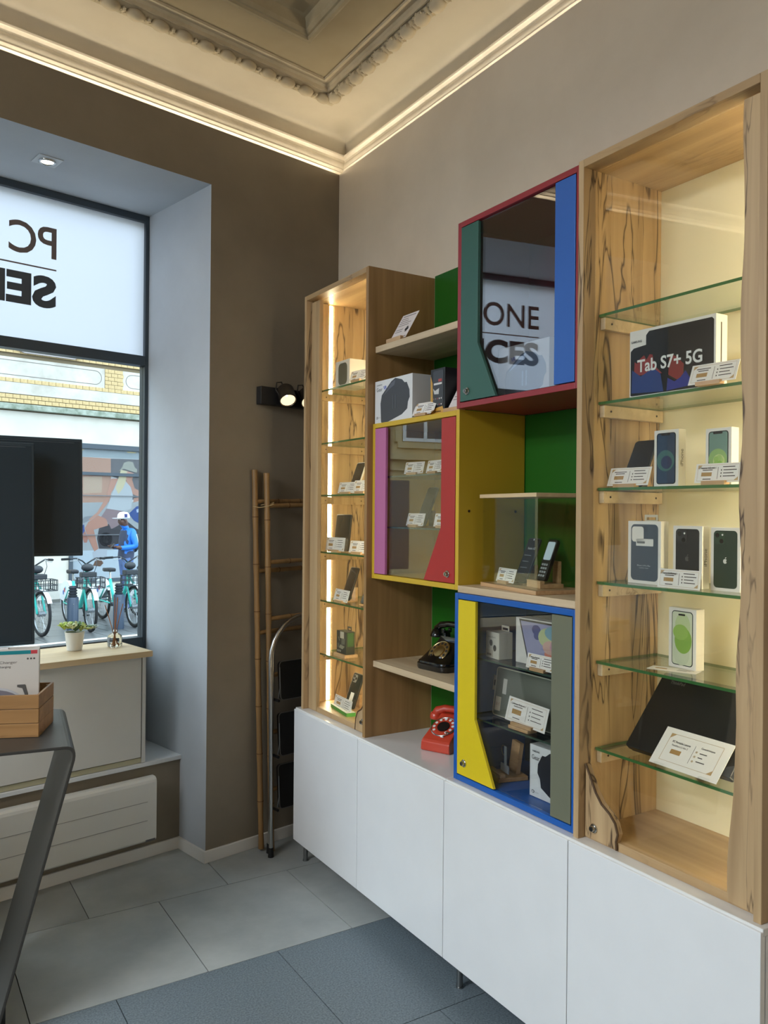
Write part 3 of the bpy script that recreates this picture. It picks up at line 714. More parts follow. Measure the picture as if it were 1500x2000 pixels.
for i, x in enumerate((.082, .092, .102)): decal(t, 'icon', circ(.0032, 10, x, h2-.032), P(84, 80, 78, .6), yf)
arch = [(.104*math.cos(PI*k/16)-.02, .062+.082*math.sin(PI*k/16)) for k in range(17)]
decal(t, 'printed_lamp', [(.084, .03)]+arch+[(-.1165, .03)], P(128, 124, 134, .5), yf)
decal(t, 'printed_rim', [(.104*math.cos(PI*k/16)-.02, .062+.082*math.sin(PI*k/16)) for k in range(3, 17)]+[(.098*math.cos(PI*k/16)-.02, .062+.074*math.sin(PI*k/16)) for k in range(16, 2, -1)], P(196, 196, 200, .4), yf-.0006)
decal(t, 'printed_cable', [(.05, .150), (.075, .150), (.085, .11), (.112, .092), (.112, .084), (.078, .102), (.066, .138), (.05, .142)], P(90, 88, 86, .5), yf-.0006)
decal(t, 'printed_opening', circ(.016, 16, -.072, .075, .026), P(60, 58, 66, .5), yf-.0006)
decal(t, 'printed_base', [(.0, .05), (.06, .052), (.07, .075), (.01, .072)], P(40, 116, 128, .5), yf-.0006)
m = MB(); m.box(-.03, .02, -.012, .012, h2, h2+.003); m.build('sticker', P(226, 226, 228, .4), t)
# ---- two black display screens standing on the desk
def screen(label, cx, cy, rz, w, h, zb, tilt, base_y):
    t = thing('display_screen', label, 'screen', (cx, cy, .9), rz, 'black screens on the steel desk')
    M_ = Matrix.Translation((0, 0, zb)) @ Matrix.Rotation(tilt, 4, 'X')
    m = MB(); m.M = M_; m.box(-w/2, w/2, -.014, .014, 0, h); m.build('housing', P(46, 58, 66, .34), t, bevel=.003)
    m = MB(); m.M = M_; m.box(-w/2+.010, w/2-.010, -.0150, -.0140, .012, h-.012); m.build('panel', P(38, 50, 58, .25), t)
    m = MB(); m.M = M_; m.box(-w/2+.02, w/2-.03, -.0156, -.0150, h-.017, h-.0155); m.build('sensor_line', P(84, 92, 98, .4), t)
    m = MB(); m.cyl((0, .03, .008), (0, .03, zb+h*.35), .016, 12); m.box(-.03, .03, .0, .046, zb+h*.3, zb+h*.42); m.build('neck', black_m, t)
    m = MB(); m.prism(rrect(.22, .080, .02, 4, 0, base_y), 0, .010); m.build('foot', black_m, t, bevel=.002)
    return t
screen('tall black screen on the desk behind the white box', -1.778, -.600, 0, .390, .740, .254, math.radians(-4), .0)
screen('black landscape screen on the desk, edge seen against the window', -1.826, -.500, 0, .860, .455, .569, math.radians(-4), -.012)
# ================================================================== CORNER: LADDERS AND WALL LAMP
# ---- folded bamboo ladder: two frames leaning on the window wall
t = thing('bamboo_ladder', 'folded bamboo ladder leaning against the window wall', 'ladder', W(-.32, -.06, 0), WA)
def cane(name, a, b, r, joints, par=t):
    a, b = Vector(a), Vector(b); m = MB(); pts = []; rs = []
    L = (b-a).length; n = max(2, int(L/joints))
    for k in range(n*4+1):
        q = k/(n*4.0); pts.append(tuple(a+(b-a)*q)); rs.append(r*(1.10 if k % 4 == 0 else .97)*(1+.02*math.sin(k)))
    m.tube(pts, rs, 10); o = m.build(name, M_BAM, par, 'win'); shade_auto(o, 60)
    for k in range(1, n):
        c = a+(b-a)*(k/n); d = (b-a).normalized()*.002
        g_ = MB(); g_.cyl(tuple(c-d), tuple(c+d), r*1.13, 10); g_.build('node_ring', P(96, 66, 34, .8), o, 'win')
    return o
frames = [((-.530, -.018, 1.850), (-.500, -.060, .012), (-.13, -.018, 1.86), (-.11, -.060, .012), (1.70, 1.36, 1.06)),
          ((-.484, -.055, 1.834), (-.474, -.110, .010), (-.10, -.055, 1.84), (-.09, -.110, .010), (1.680, 1.404, 1.130, .855, .580, .305))]
for fi, (a, b, c, d, rungs) in enumerate(frames):
    cane('rail', a, b, .0140, .21); cane('rail', c, d, .0140, .23)
    for z in rungs:
        q = (z-b[2])/(a[2]-b[2]); pa = Vector(b)+(Vector(a)-Vector(b))*q; q2 = (z-d[2])/(c[2]-d[2]); pb = Vector(d)+(Vector(c)-Vector(d))*q2
        cane('rung', tuple(pa+Vector((.0, 0, -.004))), tuple(pb+Vector((0, 0, .004))), .0115, .12)
m = MB(); m.tube([(-.545, -.03, 1.672), (-.52, -.048, 1.666), (-.49, -.072, 1.672), (-.465, -.085, 1.682), (-.45, -.070, 1.690), (-.50, -.03, 1.678)], .0022, 6); m.build('tie', P(176, 154, 110, .8), t, 'win')
# ---- folded aluminium step ladder
t = thing('step_ladder', 'folded aluminium step ladder with black treads beside the bamboo ladder', 'ladder', W(-.30, -.14, 0), WA)
def loop(xl, xr, zt, y0, y1, zb, r, name):
    rad = (xr-xl)/2; cx = (xl+xr)/2; pts = [(xl, y0, zb), (xl, y0+(y1-y0)*.5, (zb+zt-rad)/2), (xl, y1, zt-rad)]
    for k in range(1, 14):
        an = PI-PI*k/14; pts.append((cx+rad*math.cos(an), y1, zt-rad+rad*math.sin(an)))
    pts += [(xr, y1, zt-rad), (xr, y0+(y1-y0)*.5, (zb+zt-rad)/2), (xr, y0, zb)]
    m = MB(); m.tube(pts, r, 10); o = m.build(name, P(186, 186, 184, .28, 1), t, 'win'); shade_auto(o, 60); return o
loop(-.506, -.10, 1.138, -.150, -.132, .035, .0105, 'front_frame')
loop(-.484, -.122, 1.128, -.105, -.118, .030, .0095, 'rear_frame')
for i, (z0, z1) in enumerate(((.735, .920), (.465, .670), (.210, .420))):
    m = MB(); m.M = Matrix.Translation((-.30, -.128, z0)) @ Matrix.Rotation(math.radians(-5), 4, 'X')
    m.prism(rrect(.30, z1-z0, .018, 4, 0, (z1-z0)/2), -.014, .004, 'y'); o = m.build('tread', P(26, 25, 24, .5), t, 'win', .002)
    m = MB(); m.M = Matrix.Translation((-.30, -.128, z0)) @ Matrix.Rotation(math.radians(-5), 4, 'X')
    q = rrect(.30, z1-z0, .018, 4, 0, (z1-z0)/2); m.tube([(p[0], -.0145, p[1]) for p in q], .0025, 5, closed=True); m.build('tread_rim', P(120, 116, 110, .4, .6), o, 'win')
    for x in (-.472, -.128):
        m = MB(); m.cyl((x, -.158, z0+.005), (x, -.10, z0+.005), .007, 8); m.build('pivot', black_m, t, 'win')
        m = MB(); m.tube([(x+.018, -.135, z0+.16), (x+.020, -.137, z0+.06), (x+.014, -.132, z0+.01)], .003, 6); m.build('link_rod', steel, t, 'win')
for x, y in ((-.506, -.150), (-.10, -.150), (-.484, -.104), (-.122, -.104)):
    m = MB(); m.cyl((x, y, 0), (x, y, .045), .0145, 10, .012); m.build('rubber_foot', rubber, t, 'win')
# ---- two-head spot lamp on the wall
t = thing('wall_spotlight', 'black two-head spotlight bar on the wall left of the narrow tower', 'lamp', W(-.36, 0, 2.17), WA)
m = MB(); m.box(-.512, -.19, -.042, -.0005, 2.172, 2.259); m.build('wall_box', P(34, 33, 34, .45), t, 'win', .002)
glow = emis(255, 226, 178, 1.3, 'spot_reflector')
for i, x in enumerate((-.392, -.262)):
    ax = Vector((-.20, -.62, -.76)).normalized() if i == 0 else Vector((-.25, -.70, -.66)).normalized()
    c = Vector((x, -.090, 2.212)); m = MB()
    R_ = ax.to_track_quat('Z', 'Y').to_matrix().to_4x4() @ Matrix.Scale(1.18, 4); m.M = Matrix.Translation(c) @ R_
    m.lathe([(.012, -.052), (.030, -.050), (.036, -.040), (.036, .022), (.033, .024), (.031, .020)], n=24, cap=False); hd = m.build('head', P(52, 44, 36, .4, .3), t, 'win'); shade_auto(hd)
    m = MB(); m.M = Matrix.Translation(c) @ R_; k = 48; vs = []; fs = []
    for ri, (rad, z) in enumerate(((.031, .019), (.024, .002), (.012, -.014), (.004, -.018))):
        for j in range(k):
            q = rad*(1+(.04 if j % 2 else -.04)); vs.append((q*math.cos(2*PI*j/k), q*math.sin(2*PI*j/k), z))
    for ri in range(3):
        for j in range(k): fs.append((ri*k+j, ri*k+(j+1) % k, (ri+1)*k+(j+1) % k, (ri+1)*k+j))
    fs.append(tuple(3*k+j for j in range(k))); m.add(vs, fs); m.build('reflector', glow, hd, 'win')
    m = MB(); m.M = Matrix.Translation(c) @ R_; m.ball((0, 0, -.010), .006, n=10, m=6); m.build('bulb', emis(255, 244, 220, 8, 'spot_bulb'), hd, 'win')
    m = MB(); m.tube([tuple(c+Vector((-.034, .01, .0))), (x-.046, -.06, 2.245), (x-.036, -.052, 2.283), (x-.006, -.05, 2.288), (x+.008, -.052, 2.262)], .0035, 8); m.build('cable', P(44, 38, 32, .5), t, 'win')
    m = MB(); m.cyl((x, -.042, 2.215), (x, -.062, 2.215), .010, 10); m.build('joint', black_m, t, 'win')
# ================================================================== STREET
g = MB(); g.box(-40, 40, -40, 40, -.30, -.17); tag(g.build('ground', P(92, 92, 90, .9), None, 'w'), kind='structure')
YF = 11.29
t = MB(); t.box(-22, 22, .66, 6.84, -.16, -.03); o = t.build('street', noisy('wet_asphalt', (60, 62, 64), (84, 86, 88), 6, 6, .35, .1, .5, rough2=.6), None, 'win'); tag(o, kind='structure')
pv = noisy('wet_paving', (74, 76, 76), (112, 113, 112), 1.6, 8, .16, .08, .6, rough2=.55)
use_world_coords(pv)
g = MB(); g.box(-22, 22, 6.84, YF, -.16, -.006); pave = g.build('pavement', P(60, 62, 62, .6), None, 'win'); tag(pave, kind='structure')
pm = MB(); pm.box(-.398, .398, -.248, .248, -.05, 0); pmesh = pm.mesh(pv)
for i in range(14):
    for j in range(9):
        x = -.4+.4*(j % 2)+.8*i*.55+0; x = .2+.8*i*.5 + (.2 if j % 2 else 0)
        p_ = link('paving_slab', pmesh if False else None or pmesh, pave)
        p_.scale = (.49, 1, 1); q = W(.0+.4*i+(.2 if j % 2 else 0), 7.09+.5*j, 0); p_.location = q-pave.location; p_.rotation_euler = (0, 0, WA)
kb = MB(); kb.box(-22, 22, 6.70, 6.84, -.16, .0); tag(kb.build('kerb', stone_m, None, 'win', .01), kind='structure')
# ---- building across the street
bld = thing('building', 'pale stucco building with yellow brick bands and a poster window across the street', 'building', W(3, YF, 0), WA)
def fb(name, mat, x0, x1, z0, z1, proud=0.0, par=None, bevel=0): 
    m = MB(); m.box(x0, x1, YF-proud, YF+.35, z0, z1); return m.build(name, mat, par or bld, 'win', bevel)
X0, X1 = -1.2, 10.0
fw_ = MB(); fw_.box(X0, 3.0, YF, YF+.35, .30, 3.34); fw_.box(3.0, 6.4, YF, YF+.35, 2.86, 3.34); fw_.box(6.4, X1, YF, YF+.35, .30, 3.34); fw_.box(3.0, 6.4, YF, YF+.35, 0, .31)
fw_.build('wall', stucco_m, bld, 'win')
fb('plinth', noisy('grey_plinth', (172, 170, 160), (196, 194, 184), 3, 6, .9), X0, 2.98, 0, .33, .03)
fb('footing', P(96, 96, 90, .9), X0, 2.98, 0, .05, .05)
fb('upper_wall', P(120, 106, 82, .9), X0, X1, 3.34, 9.2, -.022)
fb('cornice', noisy('mossy_gutter', (112, 122, 104), (164, 170, 156), 7, 6, .9), X0, X1, 3.36, 3.462, .09, bevel=.01)
for z0, z1, pr in ((3.639, 3.835, .014), (4.410, 4.75, .02)): fb('stone_band', stone_m, X0, X1, z0, z1, pr)
for x0, x1 in ((X0, 3.636), (3.990, 7.2)):
    o = fb('stone_panel', stone_m, x0, x1, 3.905, 4.262, .012)
    m = MB(); r_ = .125; cxl = max(x0+.06+r_, 1.0); cxr = x1-.06-r_; zc = 4.083; pts = []
    for k in range(13): pts.append((cxr+r_*math.sin(PI*k/12), YF-.012, zc+r_*math.cos(PI*k/12)))
    for k in range(13): pts.append((cxl-r_*math.sin(PI*k/12), YF-.012, zc-r_*math.cos(PI*k/12)))
    m.tube(pts, .006, 6, closed=True); m.build('panel_groove', P(128, 122, 114, .9), o, 'win')
m = MB(); m.box(2.07, 3.16, YF-.10, YF+.05, 4.395, 4.50); m.prism([(2.09, 4.39), (3.14, 4.39), (3.05, 4.352), (2.18, 4.352)], YF-.06, YF, 'y'); m.build('sill_moulding', P(190, 180, 176, .8), bld, 'win')
bw, bh = .1215, .071
bm_ = MB(); bm_.box(-bw/2+.003, bw/2-.003, -.010, .02, .003, bh-.003); bmesh_ = bm_.mesh(brick_m)
def brick_row(z, x0, x1, off):
    n = int((x1-x0)/bw+.5)
    for k in range(n):
        x = x0+bw*(k+.5)+off
        if x > x1-.04 and off: continue
        if off and k == 0 and x1-x0 < 1:
            for xe in (x0+bw/4, x1-bw/4):
                e_ = link('brick', bmesh_, bld); e_.location = Vector((xe-3, -.008, z)); e_.scale = (.5, 1, 1)
        b_ = link('brick', bmesh_, bld); b_.location = bld.matrix_world.inverted() @ W(x, YF+.022-.03, z) if False else Vector((x-3, -.008, z))
for z, off in ((4.335-.0, 0), (3.836, 0), (3.558, 0), (3.484, bw/2)): brick_row(z, 1.40, 5.05, off)
for k in range(5): brick_row(3.906+.0715*k, 3.640, 3.988, 0 if k % 2 else bw/2)
# shop window with poster
sh = bld
def sb(name, mat, x0, x1, z0, z1, y0=-.03, y1=.06):
    m = MB(); m.box(x0, x1, YF+y0, YF+y1, z0, z1); return m.build(name, mat, sh, 'win')
dk = P(62, 72, 80, .5)
sb('shop_window_frame', dk, 3.0, 3.07, .31, 2.86); sb('shop_window_frame', dk, 6.33, 6.4, .31, 2.86); sb('shop_window_frame', dk, 3.07, 6.33, 2.77, 2.86); sb('shop_window_frame', dk, 3.07, 6.33, .31, .375); sb('shop_window_transom', dk, 3.07, 6.33, 2.285, 2.342, -.012)
pos = sb('poster', P(172, 170, 168, .6), 3.07, 6.33, .375, 2.77, .03, .05)
def pdec(name, pts, col, k):
    m = MB(); m.prism(pts, YF+.03-.0012*k-.0011, YF+.03-.0012*k, 'y'); m.build(name, P(*[max(0, min(255, int((sum(col)/3+(c-sum(col)/3)*1.05)*.80))) for c in col], .75, spec=.2), pos, 'win')
skin = (196, 146, 128)
pdec('print_ceiling', [(3.07, 2.765), (4.9, 2.765), (4.9, 2.63), (3.07, 2.614)], (176, 184, 188), 0)
for x in (3.06, 4.07): pdec('print_lamp', [(x+.02, 2.755), (x+.22, 2.752), (x+.20, 2.735), (x+.05, 2.735)], (250, 226, 170), 1)
pdec('print_wall', [(3.07, 2.614), (3.785, 2.61), (3.796, 1.795), (3.07, 1.771)], (198, 158, 140), 0)
pdec('print_curtain', [(3.27, 2.25), (3.62, 2.27), (3.62, 1.97), (3.27, 1.95)], (206, 180, 158), 1)
pdec('print_doorway', [(3.785, 2.61), (4.9, 2.626), (4.9, 1.81), (4.2, 1.85), (3.931, 2.239), (3.791, 2.285)], (122, 120, 122), 0)
pdec('print_ground', [(3.07, 1.771), (3.802, 1.795), (4.9, 1.812), (4.9, .9), (3.07, .9)], (178, 180, 182), 0)
pdec('print_floor', [(3.07, .9), (4.9, .9), (4.9, .39), (3.07, .39)], (206, 216, 224), 0)
pdec('print_motorcycle', [(3.571, 1.306), (3.78, 1.40), (3.94, 1.366), (4.1, 1.45), (4.3, 1.3), (4.5, 1.2), (4.5, .95), (3.784, .923), (3.574, .928), (3.534, 1.117)], (74, 72, 76), 1)
for cx_, cz_, r_, c_ in ((3.70, 1.10, .13, (40, 38, 42)), (3.70, 1.10, .075, (150, 148, 150)), (4.40, 1.34, .07, (206, 204, 204))): pdec('print_wheel', circ(r_, 18, cx_, cz_), c_, 2)
pdec('print_tank', [(4.15, 1.58), (4.30, 1.72), (4.55, 1.77), (4.55, 1.50), (4.348, 1.40), (4.251, 1.45)], (70, 92, 150), 2)
pdec('print_tank_shine', [(4.30, 1.66), (4.40, 1.70), (4.38, 1.62), (4.31, 1.60)], (196, 208, 230), 3)
pdec('print_seat', [(3.232, 1.45), (3.30, 1.52), (3.55, 1.55), (3.40, 1.46), (3.28, 1.40)], (150, 150, 154), 1)
pdec('print_blue', [(3.232, 1.333), (3.288, 1.383), (3.302, 1.258), (3.252, 1.184)], (76, 92, 148), 1)
pdec('print_leg', [(3.302, 1.258), (3.367, 1.12), (3.342, 1.045), (3.291, 1.046), (3.252, 1.171)], (186, 132, 118), 2)
pdec('print_leg', [(3.364, 1.42), (3.543, 1.546), (3.713, 1.483), (3.74, 1.356), (3.468, 1.282), (3.561, .928), (3.484, .88), (3.367, 1.12), (3.302, 1.308)], skin, 3)
pdec('print_boot', [(3.446, .868), (3.561, .928), (3.731, .911), (3.719, .759), (3.629, .661), (3.473, .704)], (196, 200, 206), 2)
pdec('print_shoe', [(3.50, .70), (3.60, .74), (3.66, .66), (3.60, .60), (3.46, .62)], (118, 92, 78), 3)
pdec('print_shorts', [(3.711, 1.673), (4.072, 1.625), (4.059, 1.548), (3.94, 1.355), (3.807, 1.292), (3.70, 1.483), (3.608, 1.521)], (156, 134, 136), 4)
pdec('print_arm', [(3.798, 2.235), (3.931, 2.239), (3.866, 2.084), (3.774, 1.928), (3.723, 1.762), (3.568, 1.571), (3.40, 1.45), (3.37, 1.47), (3.529, 1.60), (3.709, 1.889), (3.759, 2.119)], (204, 156, 138), 4)
pdec('print_arm', [(4.08, 2.193), (4.202, 2.249), (4.259, 2.068), (4.455, 1.969), (4.456, 1.851), (4.234, 1.795), (4.247, 1.873), (4.358, 1.901), (4.205, 1.963)], (200, 154, 136), 4)
pdec('print_top', [(3.931, 2.239), (4.08, 2.193), (4.18, 2.09), (4.226, 1.938), (4.194, 1.678), (4.072, 1.625), (3.711, 1.673), (3.801, 1.929), (3.866, 2.084)], (200, 202, 204), 5)
pdec('print_face', [(4.105, 2.387), (4.236, 2.354), (4.216, 2.249), (4.107, 2.187), (4.073, 2.244)], (206, 160, 142), 5)
pdec('print_hair', [(3.983, 2.408), (4.105, 2.387), (4.08, 2.193), (4.027, 2.062), (3.934, 1.944), (3.879, 2.058), (3.931, 2.239)], (220, 206, 172), 6)
pdec('print_hat', [(3.93, 2.367), (4.01, 2.461), (4.036, 2.539), (4.131, 2.578), (4.22, 2.561), (4.262, 2.459), (4.311, 2.428), (4.298, 2.363), (4.132, 2.401), (4.037, 2.43)], (178, 176, 164), 7)
sb('shop_window_pane', thin_glass('shop_pane', (.96, .97, .97), gain=.06), 3.07, 6.33, .375, 2.77, .0, .006)
for z in (1.905, 1.178): 
    sb('joint_line', P(96, 100, 104, .5), 3.07, 6.33, z, z+.014, -.004, .004)
# neighbouring tenement with white windows (seen mirrored in the cabinet glass)
b2 = thing('building', 'sand-coloured tenement with white framed windows further along the street', 'building', W(-6, YF, 0), WA)
sand = noisy('sand_render', (186, 164, 120), (206, 186, 144), 2, 6, .9)
fwall = MB(); fwall.box(-16, X0, YF, YF+.35, 0, 9.2); fwall.build('wall', sand, b2, 'win')
for z0, z1, pr in ((2.72, 2.86, .12), (2.50, 2.56, .05), (5.6, 5.75, .12), (0, .5, .04)):
    m = MB(); m.box(-16, X0, YF-pr, YF, z0, z1); m.build('string_course', sand, b2, 'win')
for fl_z in (3.1, 6.1):
    for k in range(8):
        x = -15.05+1.78*k
        m = MB(); m.box(x-.62, x+.62, YF-.06, YF, fl_z-.14, fl_z-.02); m.build('window_sill', sand, b2, 'win')
        for s in (-1, 1):
            m = MB(); m.box(x+s*.60-.07, x+s*.60+.07, YF-.05, YF, fl_z-.02, fl_z+1.75); m.build('window_surround', sand, b2, 'win')
        wn = MB()
        for a_, b_, c_, d_ in ((-.5, -.43, 0, 1.65), (.43, .5, 0, 1.65), (-.035, .035, .07, 1.58), (-.43, .43, 0, .07), (-.43, .43, 1.58, 1.65), (-.43, .43, 1.1, 1.15)): wn.box(x+a_, x+b_, YF-.03, YF-.001, fl_z+c_, fl_z+d_)
        wo = wn.build('window', P(232, 232, 228, .5), b2, 'win')
        for a_, b_ in ((-.43, -.035), (.035, .43)):
            m = MB(); m.box(x+a_, x+b_, YF-.012, YF-.002, fl_z+.07, fl_z+1.58); m.build('pane', P(60, 66, 72, .08), wo, 'win')
for k in range(6):
    x = -14.6+2.4*k
    m = MB(); m.box(x-.8, x+.8, YF-.02, YF+.0, .5, 2.3); o = m.build('shop_front', P(80, 82, 84, .2), b2, 'win')
# ---- docking posts, share bikes, man
def bollard(x, y, label):
    t = thing('docking_post', label, 'post', W(x, y, 0), WA, 'docking posts on the pavement'); t.scale = (.95, .95, 1.09)
    m = MB(); m.lathe([(.076, 0), (.078, .01), (.078, .43), (.070, .44)], n=24); shade_auto(m.build('body', P(58, 72, 90, .4), t))
    for k in range(4):
        m = MB(); m.lathe([(.046, .44+.034*k), (.058, .446+.034*k), (.060, .458+.034*k), (.046, .466+.034*k), (.046, .474+.034*k)], n=20); m.build('fin', P(40, 46, 54, .45), t)
    m = MB(); m.cyl((-.02, -.079, .36), (-.02, -.076, .36), .006, 8); m.build('rivet', steel, t)
bollard(1.556, 7.45, 'dark blue docking post behind the white planter'); bollard(2.198, 7.45, 'dark blue docking post behind the reed diffuser')
teal = P(64, 196, 182, .35, coat=.2); bwhite = P(228, 232, 234, .35); bdark = P(40, 44, 48, .5)
def make_bike(label):
    """local: forward -y, right +x; front axle y=-.58, rear y=.56"""
    t = thing('share_bicycle', label, 'bicycle', (0, 0, 0), 0, 'share bicycles at the docking posts')
    R_ = .275
    for nm, yy, st in (('front_wheel', -.60, 0), ('rear_wheel', .56, 0)):
        m = MB(); m.tube([(0, yy+R_*math.cos(2*PI*k/36), R_+.02+R_*math.sin(2*PI*k/36)) for k in range(36)], .021, 8, closed=True); w_ = m.build(nm, rubber, t, smooth=True)
        m = MB(); m.tube([(0, yy+(R_-.028)*math.cos(2*PI*k/36), R_+.02+(R_-.028)*math.sin(2*PI*k/36)) for k in range(36)], .010, 6, closed=True); m.build('rim', P(150, 154, 156, .3, .8), w_)
        m = MB()
        for k in range(20):
            a = 2*PI*k/20; m.cyl((.02*(1 if k % 2 else -1), yy+.02*math.cos(a), R_+.02+.02*math.sin(a)), (0, yy+(R_-.03)*math.cos(a+.25), R_+.02+(R_-.03)*math.sin(a+.25)), .0016, 4)
        m.build('spokes', P(190, 194, 196, .3, .8), w_)
        m = MB(); m.cyl((-.045, yy, R_+.02), (.045, yy, R_+.02), .035 if yy < 0 else .045, 12); m.build('hub', P(120, 126, 130, .4, .5), w_)
    ax = R_+.02
    m = MB(); m.tube([(0, -.40, .74), (0, -.30, .52), (0, -.10, .30), (0, .06, .27), (0, .14, .30)], .030, 10); m.tube([(0, .10, .28), (0, .22, .50), (0, .27, .62)], .022, 10)
    m.tube([(.05, .14, .28), (.06, .56, ax)], .012, 8); m.tube([(-.05, .14, .28), (-.06, .56, ax)], .012, 8)
    m.tube([(.05, .56, ax), (.035, .40, .48), (0, .24, .54)], .011, 8); m.tube([(-.05, .56, ax), (-.035, .40, .48), (0, .24, .54)], .011, 8)
    m.build('frame', teal, t, smooth=True)
    m = MB(); m.tube([(0, -.36, .90), (0, -.42, .70)], .024, 10); m.tube([(.0, -.42, .70), (.05, -.45, .60), (.052, -.60, ax)], .015, 8); m.tube([(.0, -.42, .70), (-.05, -.45, .60), (-.052, -.60, ax)], .015, 8); m.build('fork', teal, t, smooth=True)
    m = MB()
    for s in (-1, 1): m.tube([(0, -.36, .90), (s*.06, -.40, .95), (s*.13, -.38, .985), (s*.22, -.30, .975), (s*.28, -.24, .968)], .010, 8)
    hb = m.build('handlebar', bdark, t, smooth=True)
    for s in (-1, 1):
        m = MB(); m.tube([(s*.20, -.32, .977), (s*.29, -.235, .967)], .016, 8); m.build('grip', rubber, hb)
        m = MB(); m.tube([(s*.12, -.40, .982), (s*.14, -.46, .96), (s*.22, -.39, .95)], .005, 6); m.build('brake_lever', P(170, 172, 172, .3, .8), hb)
        m = MB(); m.tube([(s*.13, -.40, .98), (s*.10, -.52, .90), (s*.04, -.50, .70)], .004, 6); m.build('brake_cable', bdark, hb)
    m = MB(); m.ball((0, -.44, .86), .085, .05, .055, 14, 7); o = m.build('display_unit', bdark, t, smooth=True)
    m = MB(); m.box(-.10, .10, -.54, -.40, .735, .80); m.build('lock_box', bdark, t, bevel=.01)
    m = MB()
    for z in (.60, .67, .735):
        for a, b in (((-.17, -.50), (.17, -.50)), ((.17, -.50), (.15, -.74)), ((.15, -.74), (-.15, -.74)), ((-.15, -.74), (-.17, -.50))): m.cyl((*a, z), (*b, z), .006, 6)
    for k in range(6):
        x = -.15+.06*k; m.cyl((x, -.74, .60), (x, -.74, .735), .005, 6); m.cyl((x, -.50, .60), (x, -.50, .735), .005, 6); m.cyl((x, -.50, .60), (x, -.74, .60), .005, 6)
    for s in (-1, 1):
        for k in range(4): m.cyl((s*.16, -.50-.06*k, .60), (s*.16, -.50-.06*k, .735), .005, 6)
    m.build('basket', bdark, t)
    m = MB(); m.prism([(-.05, .0), (.05, .0), (.075, .14), (.06, .24), (-.06, .24), (-.075, .14)], .0, .05)
    m.v = [(v[0]*1.05, v[1]+.18, v[2]+.725+.02*math.cos(v[0]*20)) for v in m.v]; m.build('saddle', P(34, 36, 40, .5), t, bevel=.015)
    m = MB(); m.cyl((0, .26, .60), (0, .28, .73), .014, 10); m.build('seat_post', chrome, t)
    m = MB()
    def fender(y, a0, a1, w, rr): 
        n = 14; vs = []; fs = []
        for k in range(n+1):
            a = math.radians(a0+(a1-a0)*k/n)
            for s in (-1, 1): vs.append((s*w, y+rr*math.cos(a), ax+rr*math.sin(a)))
        for k in range(n): fs.append((2*k, 2*k+1, 2*k+3, 2*k+2))
        m.add(vs, fs)
    fender(-.60, 40, 150, .03, R_+.04); fender(.56, -10, 150, .03, R_+.04); m.build('mudguard', bwhite, t)
    for s in (-1, 1):
        m = MB(); n = 12; pts = [(.56, ax)]+[(.56+(R_+.04)*math.cos(math.radians(5+140*k/n)), ax+(R_+.04)*math.sin(math.radians(5+140*k/n))) for k in range(n+1)]
        m.prism(pts, s*.034, s*.037, 'x'); o = m.build('skirt_guard', bwhite, t)
        for cc_, (yy, zz, r_) in (((196, 74, 84), (.60, .47, .035)), ((70, 110, 180), (.66, .43, .035)), ((90, 170, 190), (.55, .50, .025))):
            d_ = MB(); d_.prism(circ(r_, 10, yy, zz), s*.0372, s*.0384, 'x'); d_.build('logo_dot', P(*cc_, .5), o)
    m = MB(); m.cyl((-.07, .06, .27), (.07, .06, .27), .03, 10); m.tube([(.07, .06, .27), (.08, .0, .16)], .009, 6); m.tube([(-.07, .06, .27), (-.08, .12, .38)], .009, 6); m.box(.07, .15, -.03, .03, .145, .165); m.box(-.15, -.07, .09, .15, .37, .39); m.build('crank', bdark, t)
    return t
bk1 = make_bike('teal and white share bicycle behind the white planter')
bk1.location = W(1.845, 7.98, 0); bk1.rotation_euler.z = WA+math.radians(-7)
copy_tree(bk1, W(2.445, 8.04, 0), WA+math.radians(-2), 'teal and white share bicycle between the docking post and the window frame')
copy_tree(bk1, W(1.10, 7.98, 0), WA+math.radians(2), 'share bicycle whose front wheel shows beside the black screen')
copy_tree(bk1, W(3.02, 8.10, 0), WA+math.radians(-2), 'share bicycle at the far right, mostly hidden by the window frame')
